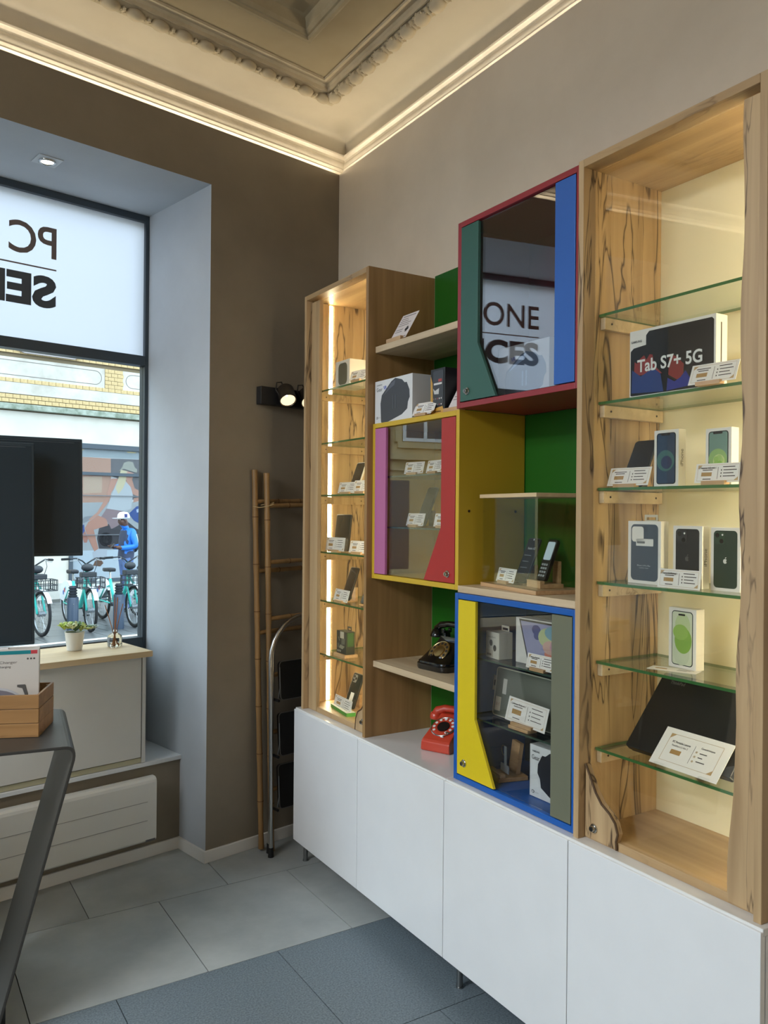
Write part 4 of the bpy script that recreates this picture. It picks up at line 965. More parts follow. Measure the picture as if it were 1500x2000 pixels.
# ---- man in blue jacket
def person():
    t = thing('person', 'man in blue and navy jacket, jeans and white cap looking down', 'person', W(3.16, 9.3, 0), WA)
    # local: faces -x ; skeleton joints with skin radii
    J = {'pel': ((0, 0, .84), .125), 'spi': ((.01, 0, 1.0), .130), 'che': ((.02, 0, 1.20), .135), 'nec0': ((.0, 0, 1.335), .062), 'nec': ((-.03, 0, 1.385), .052),
         'hd0': ((-.055, 0, 1.44), .072), 'hd1': ((-.05, 0, 1.51), .085), 'nose': ((-.145, 0, 1.475), .016),
         'hl': ((0, -.075, .80), .095), 'kl': ((-.02, -.085, .43), .062), 'al': ((.03, -.09, .09), .045), 'tl': ((-.10, -.10, .035), .034),
         'hr': ((0, .075, .80), .095), 'kr': ((.03, .085, .43), .062), 'ar': ((.07, .09, .09), .045), 'tr': ((-.06, .10, .035), .034),
         'sl': ((.03, -.165, 1.29), .070), 'el': ((.075, -.215, 1.06), .056), 'wl': ((-.13, -.15, 1.035), .040), 'pl': ((-.20, -.12, 1.045), .030),
         'sr': ((.03, .165, 1.29), .070), 'er': ((.06, .215, 1.06), .056), 'wr': ((-.13, .13, 1.04), .040), 'pr': ((-.20, .10, 1.05), .030)}
    E_ = [('pel', 'spi'), ('spi', 'che'), ('che', 'nec0'), ('nec0', 'nec'), ('nec', 'hd0'), ('hd0', 'hd1'), ('hd0', 'nose'), ('pel', 'hl'), ('hl', 'kl'), ('kl', 'al'), ('al', 'tl'), ('pel', 'hr'), ('hr', 'kr'), ('kr', 'ar'), ('ar', 'tr'),
          ('che', 'sl'), ('sl', 'el'), ('el', 'wl'), ('wl', 'pl'), ('che', 'sr'), ('sr', 'er'), ('er', 'wr'), ('wr', 'pr')]
    for s in ('l', 'r'):
        p = Vector(J['p'+s][0])
        for k in range(4):
            a = 'f%s%d' % (s, k); q = p+Vector((-.035-.004*(k in (1, 2)), (k-1.5)*.017, .004)); J[a] = (tuple(q), .0095); J[a+'b'] = (tuple(q+Vector((-.022, 0, .018))), .0085); E_ += [('p'+s, a), (a, a+'b')]
        q = p+Vector((-.005, .030*(1 if s == 'l' else -1), .020)); J['t'+s+'h'] = (tuple(q), .010); J['t'+s+'i'] = (tuple(q+Vector((-.03, 0, .012))), .009); E_ += [('p'+s, 't'+s+'h'), ('t'+s+'h', 't'+s+'i')]
    names = list(J); idx = {n: i for i, n in enumerate(names)}
    me = bpy.data.meshes.new('skeleton'); me.from_pydata([J[n][0] for n in names], [(idx[a], idx[b]) for a, b in E_], [])
    ob = bpy.data.objects.new('skeleton', me); COL.objects.link(ob)
    ob.modifiers.new('skin', 'SKIN'); sd = ob.modifiers.new('sub', 'SUBSURF'); sd.levels = 2; sd.render_levels = 2
    lay = me.skin_vertices[0].data
    for n in names: lay[idx[n]].radius = (J[n][1], J[n][1]); lay[idx[n]].use_root = (n == 'pel')
    dg = bpy.context.evaluated_depsgraph_get(); bm2 = bpy.data.meshes.new_from_object(ob.evaluated_get(dg))
    bpy.data.objects.remove(ob)
    bm2.materials.clear()
    for mt in (P(84, 56, 44, .5), P(40, 52, 78, .6), P(34, 116, 206, .5), P(84, 108, 152, .75), P(38, 34, 34, .5), P(224, 228, 232, .5)): bm2.materials.append(mt)
    arm = [(Vector(J[a][0]), Vector(J[b][0])) for a, b in (('sl', 'el'), ('el', 'wl'), ('sr', 'er'), ('er', 'wr'))]
    for p in bm2.polygons:
        c = p.center; mi = 1
        if c.z > 1.395 or c.x < -.155 and c.z > .9: mi = 0
        elif c.z < .07: mi = 4
        elif c.z < .86: mi = 3
        else:
            dmin = 9
            for a, b in arm:
                d_ = b-a; k = max(0, min(1, (c-a).dot(d_)/d_.length_squared)); dmin = min(dmin, (c-(a+d_*k)).length)
            if dmin < .085 and abs(c.y) > .10 or (c.x < -.06 and c.z < 1.12 and c.z > .95 and dmin < .06): mi = 2
            if mi == 2 and c.x > .085 and c.z > 1.10: mi = 5
            if 1.32 < c.z < 1.395: mi = 2
        p.material_index = mi; p.use_smooth = True
    link('body', bm2, t)
    m = MB(); m.lathe([(.098, 1.515), (.100, 1.535), (.092, 1.58), (.060, 1.612), (.002, 1.622)], (-.048, 0, 0), 20); cp_ = m.build('cap', P(226, 228, 230, .7), t, smooth=True)
    m = MB(); m.prism([(-.10, -.085), (-.10, .085), (-.18, .07), (-.225, .035), (-.235, 0), (-.225, -.035), (-.18, -.07)], 1.510, 1.518); m.build('peak', P(218, 222, 228, .7), cp_, bevel=.002)
    m = MB(); m.box(-.075, -.03, -.102, .102, 1.53, 1.585); m.build('cap_stripe', P(46, 54, 110, .7), cp_)
    m = MB(); m.prism(rrect(.075, .15, .01, 3, 0, 0), -.004, .004); m.v = [(v[1]*.35-.25, v[0]*.9-.05, v[2]+1.075+v[1]*.4) for v in m.v]; m.build('held_phone', black_m, t)
    for s in (-1, 1):
        m = MB(); m.ball((-.122, s*.032, 1.492), .010, n=8, m=5); m.build('eye', P(220, 216, 210, .3), t)
        m = MB(); m.ball((-.045, s*.088, 1.475), .018, .010, .030, 8, 5); m.build('ear', P(84, 56, 44, .5), t)
    m = MB(); m.box(-.132, -.120, -.024, .024, 1.437, 1.443); m.build('mouth', P(70, 40, 36, .5), t)
    m = MB(); m.ball((.14, 0, 1.12), .075, .13, .17, 12, 8); m.build('rucksack', P(46, 54, 66, .7), t, smooth=True)
    return t
person()
# ================================================================== PRODUCTS
def prod(name, label, cat, xf, yl, yr, z, d, yaw=0, group=None):
    """thing whose front face (local -y) lies on x = xf and spans yl..yr"""
    return thing(name, label, cat, (xf+d/2, (yl+yr)/2, z), FACE+math.radians(yaw), group), yl-yr
box_w = P(232, 229, 222, .4); box_edge = P(238, 230, 206, .45)
def carton(t, w, h, d, mat=box_w, z0=0, name='carton'):
    m = MB(); m.box(-w/2, w/2, -d/2, d/2, z0, z0+h); return m.build(name, mat, t, bevel=.0009)
def hang_tab(t, w, h, d, mat):
    m = MB(); q = [(-w/2, h), (-w/2, h+.014), (-w/2+.004, h+.018), (w/2-.004, h+.018), (w/2, h+.014), (w/2, h)]
    m.prism([(-w/2, h), (-w/2, h+.018), (-w/2+.007, h+.018), (-w/2+.007, h)], -.0006+d/2-.002, .0006+d/2-.002, 'y'); m.prism([(w/2-.007, h), (w/2-.007, h+.018), (w/2, h+.018), (w/2, h)], -.0006+d/2-.002, .0006+d/2-.002, 'y')
    m.prism([(-w/2+.007, h+.011), (-w/2+.007, h+.018), (w/2-.007, h+.018), (w/2-.007, h+.011)], -.0006+d/2-.002, .0006+d/2-.002, 'y'); m.prism([(-w/2+.007, h), (-w/2+.007, h+.003), (w/2-.007, h+.003), (w/2-.007, h)], -.0006+d/2-.002, .0006+d/2-.002, 'y')
    m.build('hang_tab', mat, t)
G_CARD = 'price cards in the display cabinets'
def card(label, x, yl, yr, z, h=.055, tilt=18, yaw=0, block=True, title=None, roll=0, cut=False, plain=False):
    w = yl-yr; t = thing('price_card', label, 'card', (x, (yl+yr)/2, z), FACE+math.radians(yaw), G_CARD)
    zb = .006 if block else .0008
    pts = [(-w/2, 0), (w/2, 0), (w/2, h), (-w/2, h)] if not cut else [(-w/2, 0), (w/2-.014, 0), (w/2, .014), (w/2, h), (-w/2+.014, h), (-w/2, h-.014)]
    m = MB(); m.prism(pts, -.0008, 0, 'y'); c = m.build('sheet', card_m, t)
    c.rotation_euler = (-math.radians(tilt), math.radians(roll), 0); c.location = (0, 0, zb)
    y = -.0009
    if not plain:
        m = MB()
        def ln(x0, x1, zz, th): m.box(x0*w, x1*w, y-.0003, y, zz*h, zz*h+th)
        for x0, x1, zz in ((-.38, -.08, .74), (-.34, -.12, .64), (-.32, -.14, .17), (.10, .36, .78), (.12, .40, .62), (.12, .34, .46), (.12, .38, .30)): ln(x0, x1, zz, .0022)
        m.box(-.0005, .0005, y-.0003, y, .18*h, .80*h)
        for zz in (.60, .44, .28): m.box(.065*w, .085*w, y-.0003, y, zz*h, zz*h+.004)
        m.build('print', ink, c)
        m = MB(); e = .05*w; f = .09*h; s = .0005
        for a_, b_, c_, d_ in ((-w/2+e, w/2-e, f, f+s*1.4), (-w/2+e, w/2-e, h-f, h-f+s*1.4), (-w/2+e, -w/2+e+s, f, h-f), (w/2-e-s, w/2-e, f, h-f)): m.box(a_, b_, y-.0002, y, c_, d_)
        m.prism([(-w/2+e, h-f), (-w/2+e, h-f-.010), (-w/2+e+.012, h-f)], y-.0003, y, 'y'); m.prism([(w/2-e, f), (w/2-e, f+.010), (w/2-e-.012, f)], y-.0003, y, 'y'); m.build('border', gold2, c)
        m = MB(); m.box(-.36*w, -.13*w, y-.0004, y, .34*h, .54*h); m.build('price_tag', gold, c)
        if title: letters(title, c, P(50, 44, 42, .7), -.42*w, .72*h, .0055, y-.0005, .38*w)
    if block:
        m = MB(); m.box(-.30*w, .22*w, -.010, .012, .0003, .011); b = m.build('holder', M_BLK, t, bevel=.001)
        m = MB(); m.box(-.30*w, .22*w, .006, .012, .011, .020); m.build('holder_lip', M_BLK, b)
    return t
def phone(label, x, yl, yr, z, h, tilt, body=(38, 38, 40), scr=(22, 23, 26), yaw=0, stand=True, cat='phone', name='smartphone', lift=.004, th=.008):
    w = yl-yr; t = thing(name, label, cat, (x, (yl+yr)/2, z), FACE+math.radians(yaw), 'phones on display')
    m = MB(); m.prism(rrect(w, h, min(w*.14, .011), 5, 0, h/2), -th, 0, 'y'); b = m.build('body', P(*body, .35), t, bevel=.001)
    b.rotation_euler = (-math.radians(tilt), 0, 0); b.location = (0, 0, lift)
    m = MB(); m.prism(rrect(w-.005, h-.006, min(w*.12, .009), 5, 0, h/2), -th-.0006, -th, 'y'); m.build('screen', P(*scr, .12), b)
    if stand:
        sy = math.sin(math.radians(tilt)); m = MB(); m.box(-w*.45, w*.45, -.014, .030+.04*sy, .0003, lift-.0003 if lift > .006 else .0038); st = m.build('stand', M_BLK, t)
        m = MB(); m.box(-w*.2, w*.2, .016+h*.45*sy, .030+h*.45*sy, .0003, h*.40); m.build('stand_back', M_BLK, t)
    return t, b
def sheet_print(par, name, pts, col, y, k, rough=.3): decal(par, name, pts, P(*col, rough), y-.0005*k)
# ---------------- right tower, second shelf: tablet box
z = S2[1]
t, w = prod('tablet_box', 'white tablet box with black front reading Tab S7+ 5G', 'box', -.296, -2.250, -2.522, z, .046, 1)
h = .184; carton(t, w, h, .046); y = -.023
sheet_print(t, 'front_print', [(-w/2+.004, .006), (-w/2+.008, .004), (w/2-.012, .004), (w/2-.006, .010), (w/2-.006, h-.014), (w/2-.012, h-.008), (-w/2+.066, h-.008), (-w/2+.056, h-.018), (-w/2+.056, h-.044), (-w/2+.014, h-.048), (-w/2+.004, h-.056)], (26, 26, 28), y, 0, .12)
sheet_print(t, 'print_red', [(-w/2+.016, .06), (-w/2+.018, .098), (-w/2+.026, .092), (-w/2+.036, .104), (-w/2+.050, .112), (-w/2+.058, .098), (-w/2+.068, .112), (-w/2+.078, .110), (-w/2+.084, .080), (-w/2+.11, .055)], (150, 60, 58), y, 1, .12)
sheet_print(t, 'print_red', [(-w/2+.13, .048), (-w/2+.132, .092), (-w/2+.144, .099), (-w/2+.158, .090), (-w/2+.172, .076), (-w/2+.178, .070), (-w/2+.176, .040), (-w/2+.16, .030)], (140, 52, 52), y, 1, .12)
sheet_print(t, 'print_blue', [(-w/2+.008, .012), (-w/2+.010, .076), (-w/2+.04, .055), (-w/2+.065, .066), (-w/2+.085, .070), (-w/2+.105, .055), (-w/2+.115, .006)], (48, 70, 130), y, 2, .12)
sheet_print(t, 'print_blue', [(-w/2+.125, .006), (-w/2+.128, .040), (-w/2+.15, .028), (-w/2+.168, .036), (-w/2+.184, .052), (-w/2+.198, .030), (-w/2+.204, .012)], (44, 56, 140), y, 2, .12)
letters('Tab S7+ 5G', t, P(236, 236, 232, .3), -w/2+.028, .068, .033, y-.0022, .206, .022); letters('SAMSUNG', t, P(60, 60, 60, .6), -w/2+.006, h-.034, .006, y-.0006, .036, .02)
m = MB(); m.box(w/2, w/2+.0006, -.004, .0, .02, h-.02); m.build('side_slot', P(70, 62, 48, .6), t)
card('price card leaning in front of the tablet box on the second tower shelf', -.318, -2.462, -2.592, z, .056, 22, 4)
# ---------------- third shelf: phones
z = S2[2]
phone('black phone leaning on its stand left of the blue-screen phone box', -.205, -2.142, -2.222, z, .152, 26, yaw=0)
card('price card in front of the leaning black phone on the third tower shelf', -.272, -2.150, -2.292, z, .055, 20, 3)
def phone_box(label, xf, yl, yr, z, h, d, kind, yaw=0, side=None, cat='box'):
    t, w = prod('phone_box', label, cat, xf, yl, yr, z, d, yaw, 'slim white phone boxes'); carton(t, w, h, d); y = -d/2
    sw, sh_ = w-.018, h-.016
    if kind in ('blue12', 'green12'):
        a, b, c_ = ((44, 66, 92), (70, 112, 110), (46, 58, 92)) if kind == 'blue12' else ((118, 150, 140), (150, 186, 120), (196, 212, 150))
        sheet_print(t, 'print_frame', rrect(sw, sh_, .008, 5, 0, h/2), (30, 32, 38), y, 0, .15); sheet_print(t, 'print_screen', rrect(sw-.005, sh_-.005, .006, 5, 0, h/2), a, y, 1, .15)
        r_ = sw*.46; sheet_print(t, 'print_disc', [p for p in circ(r_, 28, -sw*.02, h*.46) if True], b, y, 2, .15); sheet_print(t, 'print_disc', circ(r_*.62, 24, sw*.04, h*.43), c_, y, 3, .15)
        if kind == 'green12':
            for k in range(5): sheet_print(t, 'print_petal', circ(r_*.28, 12, sw*.04+r_*.3*math.cos(k*1.3), h*.43+r_*.3*math.sin(k*1.3)), (176-8*k, 206-4*k, 132-10*k), y, 4+k*.2, .15)
        sheet_print(t, 'print_notch', rrect(sw*.46, .006, .002, 3, 0, h-.0125), (24, 26, 30), y, 5, .2)
    elif kind in ('midnight', 'pine'):
        col = (40, 40, 40) if kind == 'midnight' else (40, 58, 42)
        sheet_print(t, 'print_back', rrect(sw, sh_, .010, 5, 0, h/2), col, y, 0, .2); sheet_print(t, 'print_camera', rrect(sw*.44, sw*.46, .007, 4, -sw*.24, h-.008-sw*.28), tuple(int(c*1.25) for c in col), y, 1, .2)
        for dx_, dz_ in ((-.34, .18), (-.16, .40)): sheet_print(t, 'print_lens', circ(sw*.085, 14, sw*dx_, h-.008-sw*dz_), (18, 18, 20), y, 2, .1)
        sheet_print(t, 'print_flash', circ(sw*.035, 10, -sw*.12, h-.008-sw*.16), (232, 230, 224), y, 2, .3)
        # apple-shaped emblem
        pc = (214, 214, 208) if kind == 'pine' else (84, 82, 80); ez = h*.47; s_ = sw*.085
        sheet_print(t, 'emblem', [(s_*(.95*math.cos(a)-(.42 if abs(a) < .45 else 0)), ez+s_*(1.05*math.sin(a)-(.14 if abs(a-PI/2) < .25 else 0))) for a in [2*PI*k/24-PI*.0 if k < 13 else 2*PI*k/24-2*PI for k in range(24)]], pc, y, 2, .2)
        sheet_print(t, 'emblem_leaf', [(0, ez+s_*1.1), (s_*.5, ez+s_*1.4), (s_*.55, ez+s_*1.9), (s_*.05, ez+s_*1.6)], pc, y, 2, .2)
    elif kind == 'green15':
        sheet_print(t, 'print_frame', rrect(sw-.004, sh_, .010, 5, 0, h/2), (52, 60, 62), y, 0, .2); sheet_print(t, 'print_screen', rrect(sw-.009, sh_-.005, .008, 5, 0, h/2), (206, 214, 188), y, 1, .2)
        sheet_print(t, 'print_petal', circ(sw*.34, 24, .002, h*.70, h*.22), (188, 204, 156), y, 2, .2); sheet_print(t, 'print_petal', circ(sw*.36, 24, -.002, h*.25, h*.20), (196, 206, 180), y, 2, .2)
        sheet_print(t, 'print_petal', circ(sw*.38, 26, .004, h*.47, h*.22), (136, 176, 80), y, 3, .2); sheet_print(t, 'print_petal', circ(sw*.34, 22, -.004, h*.60, h*.13), (150, 186, 92), y, 4, .2)
        sheet_print(t, 'print_island', rrect(sw*.30, .005, .0024, 4, 0, h-.018), (24, 26, 28), y, 5, .2)
    elif kind == 'case':
        sheet_print(t, 'print_case', rrect(w-.022, h-.018, .013, 6, .001, h/2), (70, 78, 88), y, 0, .4); sheet_print(t, 'print_opening', rrect(w*.36, w*.36, .009, 5, -w*.19, h-.012-w*.21), (232, 230, 222), y, 1, .4)
        sheet_print(t, 'label', rrect(w*.52, .020, .002, 3, w*.02, h*.66), (222, 222, 216), y, 1, .5); sheet_print(t, 'label_bar', rrect(w*.24, .006, .001, 2, -w*.09, h*.66), (120, 120, 116), y, 2, .5)
        letters('iPhone 13 Pro Max', t, P(206, 208, 210, .5), -w*.20, h*.28, .0042, y-.0012, w*.40); letters('Leather Case', t, P(180, 184, 188, .5), -w*.14, h*.245, .0036, y-.0012, w*.28)
        hang_tab(t, w*.40, h, d, P(196, 190, 170, .4))
    if side:
        o = letters(side, t, P(70, 64, 52, .6), 0, 0, .012, 0, .046); me = o.data
        for v in me.vertices: v.co = (w/2+.0005, v.co.z*-1+.004, v.co.x+h*.36)      # reads upwards on the right-hand side
        o.data.flip_normals()
    return t
phone_box('phone box with dark blue screen and green disc on the third tower shelf', -.250, -2.297, -2.378, z, .156, .030, 'blue12', 0, 'iPhone')
phone_box('phone box with pale green screen beside the hinge board', -.250, -2.462, -2.538, z, .148, .030, 'green12')
card('price card in front of the pale green phone box', -.292, -2.462, -2.590, z, .050, 12, 2, title='iPhone 12 mini')
# ---------------- fourth shelf
z = S2[3]
phone_box('slate grey phone case box with hang tab on the fourth tower shelf', -.250, -2.206, -2.325, z, .176, .030, 'case', -2)
phone_box('phone box with black handset printed on the fourth tower shelf', -.240, -2.355, -2.447, z, .165, .030, 'midnight', 0, 'iPhone')
phone_box('phone box with dark green handset printed, right of the black one', -.236, -2.470, -2.556, z, .163, .030, 'pine')
card('price card in front of the black and green phone boxes', -.290, -2.348, -2.476, z, .050, 8, 3, block=False, title='iPhone 13 Midnight')
# ---------------- fifth shelf
z = S2[4]
phone_box('phone box with bright green petals printed, alone on the fifth tower shelf', -.190, -2.302, -2.396, z, .166, .032, 'green15', -3)
m = MB(); m.prism([(-.066, -.026), (.066, -.026), (.066, .026), (-.066, .026)], .0003, .0011); t = thing('paper_card', 'loose paper card lying flat before the bright green phone box', 'card', (-.228, -2.352, z+.0002), FACE+math.radians(20))
o = m.build('sheet', card_m, t); m = MB(); m.box(-.05, -.018, -.008, .003, .0011, .0014); m.build('price_tag', gold, o); m = MB()
for k in range(3): m.box(.01, .05-.006*k, .010-.010*k, .0115-.010*k, .0011, .0014)
m.build('print', ink, o)
# ---------------- sixth shelf: laptop leaning, price sheet clipped in front
z = S2[5]
t = thing('laptop', 'closed black laptop leaning on a clear stand on the lowest tower shelf', 'laptop', (-.280, -2.406, z), FACE)
m = MB(); m.prism(rrect(.330, .250, .008, 4, 0, .125), -.018, 0, 'y'); b = m.build('lid', P(28, 27, 26, .4), t, bevel=.002); b.rotation_euler = (-math.radians(41), 0, 0); b.location = (0, 0, .016)
m = MB(); m.prism(rrect(.326, .246, .008, 4, 0, .125), .0, .009, 'y'); m.build('base', P(20, 20, 20, .5), b)
letters('ThinkPad', b, P(120, 116, 110, .35), -.128, .218, .010, -.0186, .048, .01)
clear = thin_glass('acrylic', (.97, .98, .97))
for x in (-.08, .09):
    m = MB(); m.prism([(-.03, .0003), (.19, .0003), (.19, .004), (.012, .006), (-.012, .026), (-.03, .026)], x-.010, x+.010, 'x'); m.build('stand_foot', clear, t)
    m = MB(); m.prism([(.155, .004), (.160, .004), (.150, .150), (.145, .150)], x-.010, x+.010, 'x'); m.build('stand_back', clear, t)
t = thing('price_sheet', 'large white price sheet propped in front of the closed laptop', 'card', (-.318, -2.448, z+.012), FACE+math.radians(-2))
m = MB(); w, h = .212, .112; m.box(-w/2, w/2, -.001, 0, 0, h); c = m.build('sheet', card_m, t); c.rotation_euler = (-math.radians(41), 0, 0); y = -.0011
m = MB(); e = .024
for a_, b_, c_, d_ in ((-w/2+e, w/2-e, .016, .0168), (-w/2+e, w/2-e, h-.016, h-.0152), (-w/2+e, -w/2+e+.0008, .016, h-.016), (w/2-e-.0008, w/2-e, .016, h-.016)): m.box(a_, b_, y-.0003, y, c_, d_)
m.prism([(-w/2+e, h-.016), (-w/2+e, h-.030), (-w/2+e+.016, h-.016)], y-.0004, y, 'y'); m.prism([(w/2-e, .016), (w/2-e, .030), (w/2-e-.016, .016)], y-.0004, y, 'y'); m.build('border', gold2, c)
letters('PC Portable Lenovo', c, P(60, 54, 50, .6), -.068, .072, .0062, y-.0003, .058, .02); letters('ThinkPad L13 Gen 2', c, P(60, 54, 50, .6), -.066, .062, .005, y-.0003, .052, .01); letters('Caractéristiques', c, P(60, 54, 50, .6), .022, .076, .0048, y-.0003, .042, .02)
m = MB(); m.box(-.060, -.028, y-.0004, y, .040, .053); m.build('price_tag', gold, c); m = MB(); m.box(.004, .0047, y-.0003, y, .028, .080)
for zz, x1 in ((.062, .046), (.050, .038), (.038, .05)): m.box(.024, x1, y-.0003, y, zz, zz+.0025)
m.build('print', ink, c)
m = MB()
for k, zz in enumerate((.062, .049, .035)): m.prism(circ(.0032, 8, .014, zz+.002), y-.0004, y, 'y')
m.build('icon', P(190, 170, 140, .6), c)
for x in (-.07, .07):
    m = MB(); m.box(x-.014, x+.014, -.006, .006, -.010, .006); m.build('clip', clear, t)
# ---------------- headset boxes
def headset(par, cx, cz, s, y, col=(62, 64, 72), flip=1):
    pts = [(-.42, -.30), (-.44, .0), (-.40, .14), (-.10, .34), (.02, .38), (.22, .33), (.30, .27), (.36, .27), (.44, .14), (.45, .02), (.40, -.05), (.38, -.16), (.22, -.24), (-.38, -.36)]
    decal(par, 'printed_headset', [(cx+flip*a*s, cz+b*s) for a, b in pts], P(*col, .35), y)
    decal(par, 'printed_shine', [(cx+flip*a*s, cz+b*s) for a, b in ((-.36, .12), (-.10, .31), (.02, .35), (.0, .27), (-.14, .22))], P(*[min(255, int(c*1.5)) for c in col], .35), y-.0006)
    for a in (-.06, .02): decal(par, 'printed_vent', [(cx+flip*(a)*s, cz-.12*s), (cx+flip*(a+.03)*s, cz-.12*s), (cx+flip*(a+.03)*s, cz+.10*s), (cx+flip*a*s, cz+.10*s)], P(*[int(c*1.25) for c in col], .35), y-.0006)
t, w = prod('headset_box', 'white headset box standing on top of the yellow cabinet', 'box', -.340, -.950, -1.225, 2.0115, .115, 0, 'white headset boxes'); h = .172; carton(t, w, h, .115, P(226, 226, 226, .4)); y = -.0575
headset(t, .012, .078, .24, y); letters('SAMSUNG', t, P(90, 90, 92, .6), -w/2+.016, h-.020, .005, y-.0006, .040); letters('Gear', t, P(60, 60, 62, .6), -w/2+.014, h-.043, .015, y-.0006); letters('VR', t, P(70, 96, 196, .6), -w/2+.066, h-.039, .014, y-.0006, .024, .02)
decal(t, 'ring_logo', circ(.0065, 14, -w/2+.018, .022, .005), P(50, 50, 52, .5), y); decal(t, 'ring_logo_hole', circ(.0042, 14, -w/2+.018, .022, .003), P(226, 226, 226, .4), y-.0006); letters('oculus', t, P(150, 150, 152, .6), -w/2+.028, .020, .0045, y-.0006)
t, w = prod('headset_box', 'white headset box inside the dark red cabinet', 'box', -.235, -1.605, -1.862, 2.0315, .115, 0, 'white headset boxes'); h = .190; carton(t, w, h, .115, P(222, 226, 230, .4))
headset(t, .012, .074, .23, y, (120, 140, 168)); letters('SAMSUNG', t, P(236, 236, 240, .6), -w/2+.020, h-.034, .005, y-.0006, .040); letters('Gear', t, P(244, 244, 246, .6), -w/2+.018, h-.058, .015, y-.0006); letters('VR', t, P(96, 116, 220, .6), -w/2+.070, h-.054, .014, y-.0006, .024, .02)
t, w = prod('headset_box', 'white headset box on the floor of the blue cabinet', 'box', -.285, -1.842, -2.02, .7435, .10, 0, 'white headset boxes'); h = .165; carton(t, w, h, .10, P(226, 228, 230, .4)); y = -.05
headset(t, .055, .075, .24, y, (44, 46, 54), -1); letters('SAMSUNG', t, P(70, 70, 74, .6), -w/2+.012, h-.022, .0055, y-.0006, .034, .02); letters('Gear VR', t, P(50, 50, 54, .6), -w/2+.010, h-.046, .015, y-.0006, .062)
decal(t, 'ring_logo', circ(.0065, 14, -w/2+.016, .016, .005), P(50, 50, 52, .5), y); decal(t, 'ring_logo_hole', circ(.0042, 14, -w/2+.016, .016, .003), P(226, 228, 230, .4), y-.0006); letters('oculus', t, P(150, 150, 152, .6), -w/2+.026, .014, .0045, y-.0006)
# ---------------- other things on the yellow cabinet and the upper shelf
t, w = prod('phone_box', 'black and amber phone box on top of the yellow cabinet', 'box', -.315, -1.312, -1.402, 2.0115, .085, 0, 'dark product boxes'); h = .172; carton(t, w, h, .085, P(34, 36, 40, .45)); y = -.0425
sheet_print(t, 'print_amber', [(-w/2, 0), (w/2, 0), (w/2-.014, .030), (-w/2+.016, .024), (-w/2+.012, .12), (-w/2, .15)], (208, 158, 70), y, 0)
sheet_print(t, 'print_panel', rrect(w-.026, h-.044, .006, 4, .004, h/2+.014), (58, 60, 66), y, 1); sheet_print(t, 'print_bar', rrect(.050, .007, .001, 2, .002, .115), (226, 224, 220), y, 2); sheet_print(t, 'print_bar', rrect(.022, .010, .001, 2, .016, .127), (176, 66, 60), y, 2)
sheet_print(t, 'print_shape', [(-.028, .100), (-.016, .090), (.010, .098), (.008, .076), (-.020, .078)], (206, 204, 202), y, 2)
for k in range(5):
    for r_ in range(2): sheet_print(t, 'print_icon', circ(.0032, 8, -.024+.012*k, .038+.022*r_), ((224, 220, 216), (150, 90, 90), (120, 120, 124), (160, 80, 90), (226, 220, 216))[(k+r_) % 5], y, 2)
letters('Smartphone', t, P(60, 44, 24, .6), -w/2+.022, .010, .006, y-.0012, .045, .02)
card('price card between the headset box and the amber phone box', -.338, -1.232, -1.352, 2.0115, .052, 24, 6, cut=True)
m = MB(); m.box(-.24, -.205, -1.300, -1.262, 2.0115, 2.094); tag(m.build('wooden_block', M_BLK, None, 'w', .002), 'upright wooden block behind the card on the yellow cabinet', 'block', 'loose wooden blocks')
def leaflet(label, x, yl, yr, z, h, tilt, yaw, robot):
    w = yl-yr; t = thing('leaflet', label, 'leaflet', (x, (yl+yr)/2, z), FACE+math.radians(yaw), 'printed leaflets')
    m = MB(); m.box(-w/2, w/2, -.0008, 0, 0, h); c = m.build('sheet', P(228, 220, 218, .6), t); c.rotation_euler = (-math.radians(tilt), 0, 0); c.location = (0, 0, .008); y = -.0009
    m = MB(); m.box(-.38*w, .38*w, y-.0003, y, .90*h, .925*h)
    for k, (a_, b_) in enumerate(((-.42, .0), (-.42, .08), (-.42, .30), (-.42, .22), (-.42, .02), (-.42, .0))): m.box(a_*w, b_*w, y-.0003, y, (.80-.085*k-(.08 if k > 3 else 0))*h, (.80-.085*k-(.08 if k > 3 else 0))*h+.0024)
    m.box(-.44*w, .44*w, y-.0003, y, .05*h, .075*h); m.build('print', P(96, 84, 84, .7), c)
    m = MB(); m.box(-w*.55, w*.35, -.014, .014, .0003, .016); m.build('holder', M_BLK, t, bevel=.001)
    if robot:      # little black robot emblem
        m = MB(); s_ = .0105; cx, cz = .27*w, .34*h
        def q(pts): m.prism([(cx+a*s_, cz+b*s_) for a, b in pts], y-.0004, y, 'y')
        q([(-.7, -.75), (.7, -.75), (.7, .55), (-.7, .55)]); q([(.7*math.cos(PI*k/10), .65+.75*math.sin(PI*k/10)) for k in range(11)])
        for s2 in (-1, 1): q([(s2*.80, -.35), (s2*1.12, -.35), (s2*1.12, .55), (s2*.80, .55)]); q([(s2*.18, -1.3), (s2*.48, -1.3), (s2*.48, -.7), (s2*.18, -.7)])
        m.build('robot_emblem', P(26, 26, 28, .6), c)
    return t
leaflet('pinkish leaflet with a small black robot emblem on the upper wooden shelf', -.320, -1.028, -1.145, 2.3305, .130, 30, 0, True)
leaflet('leaflet leaning beside the amber phone box on the yellow cabinet', -.318, -1.420, -1.526, 2.0115, .155, 30, 0, False)
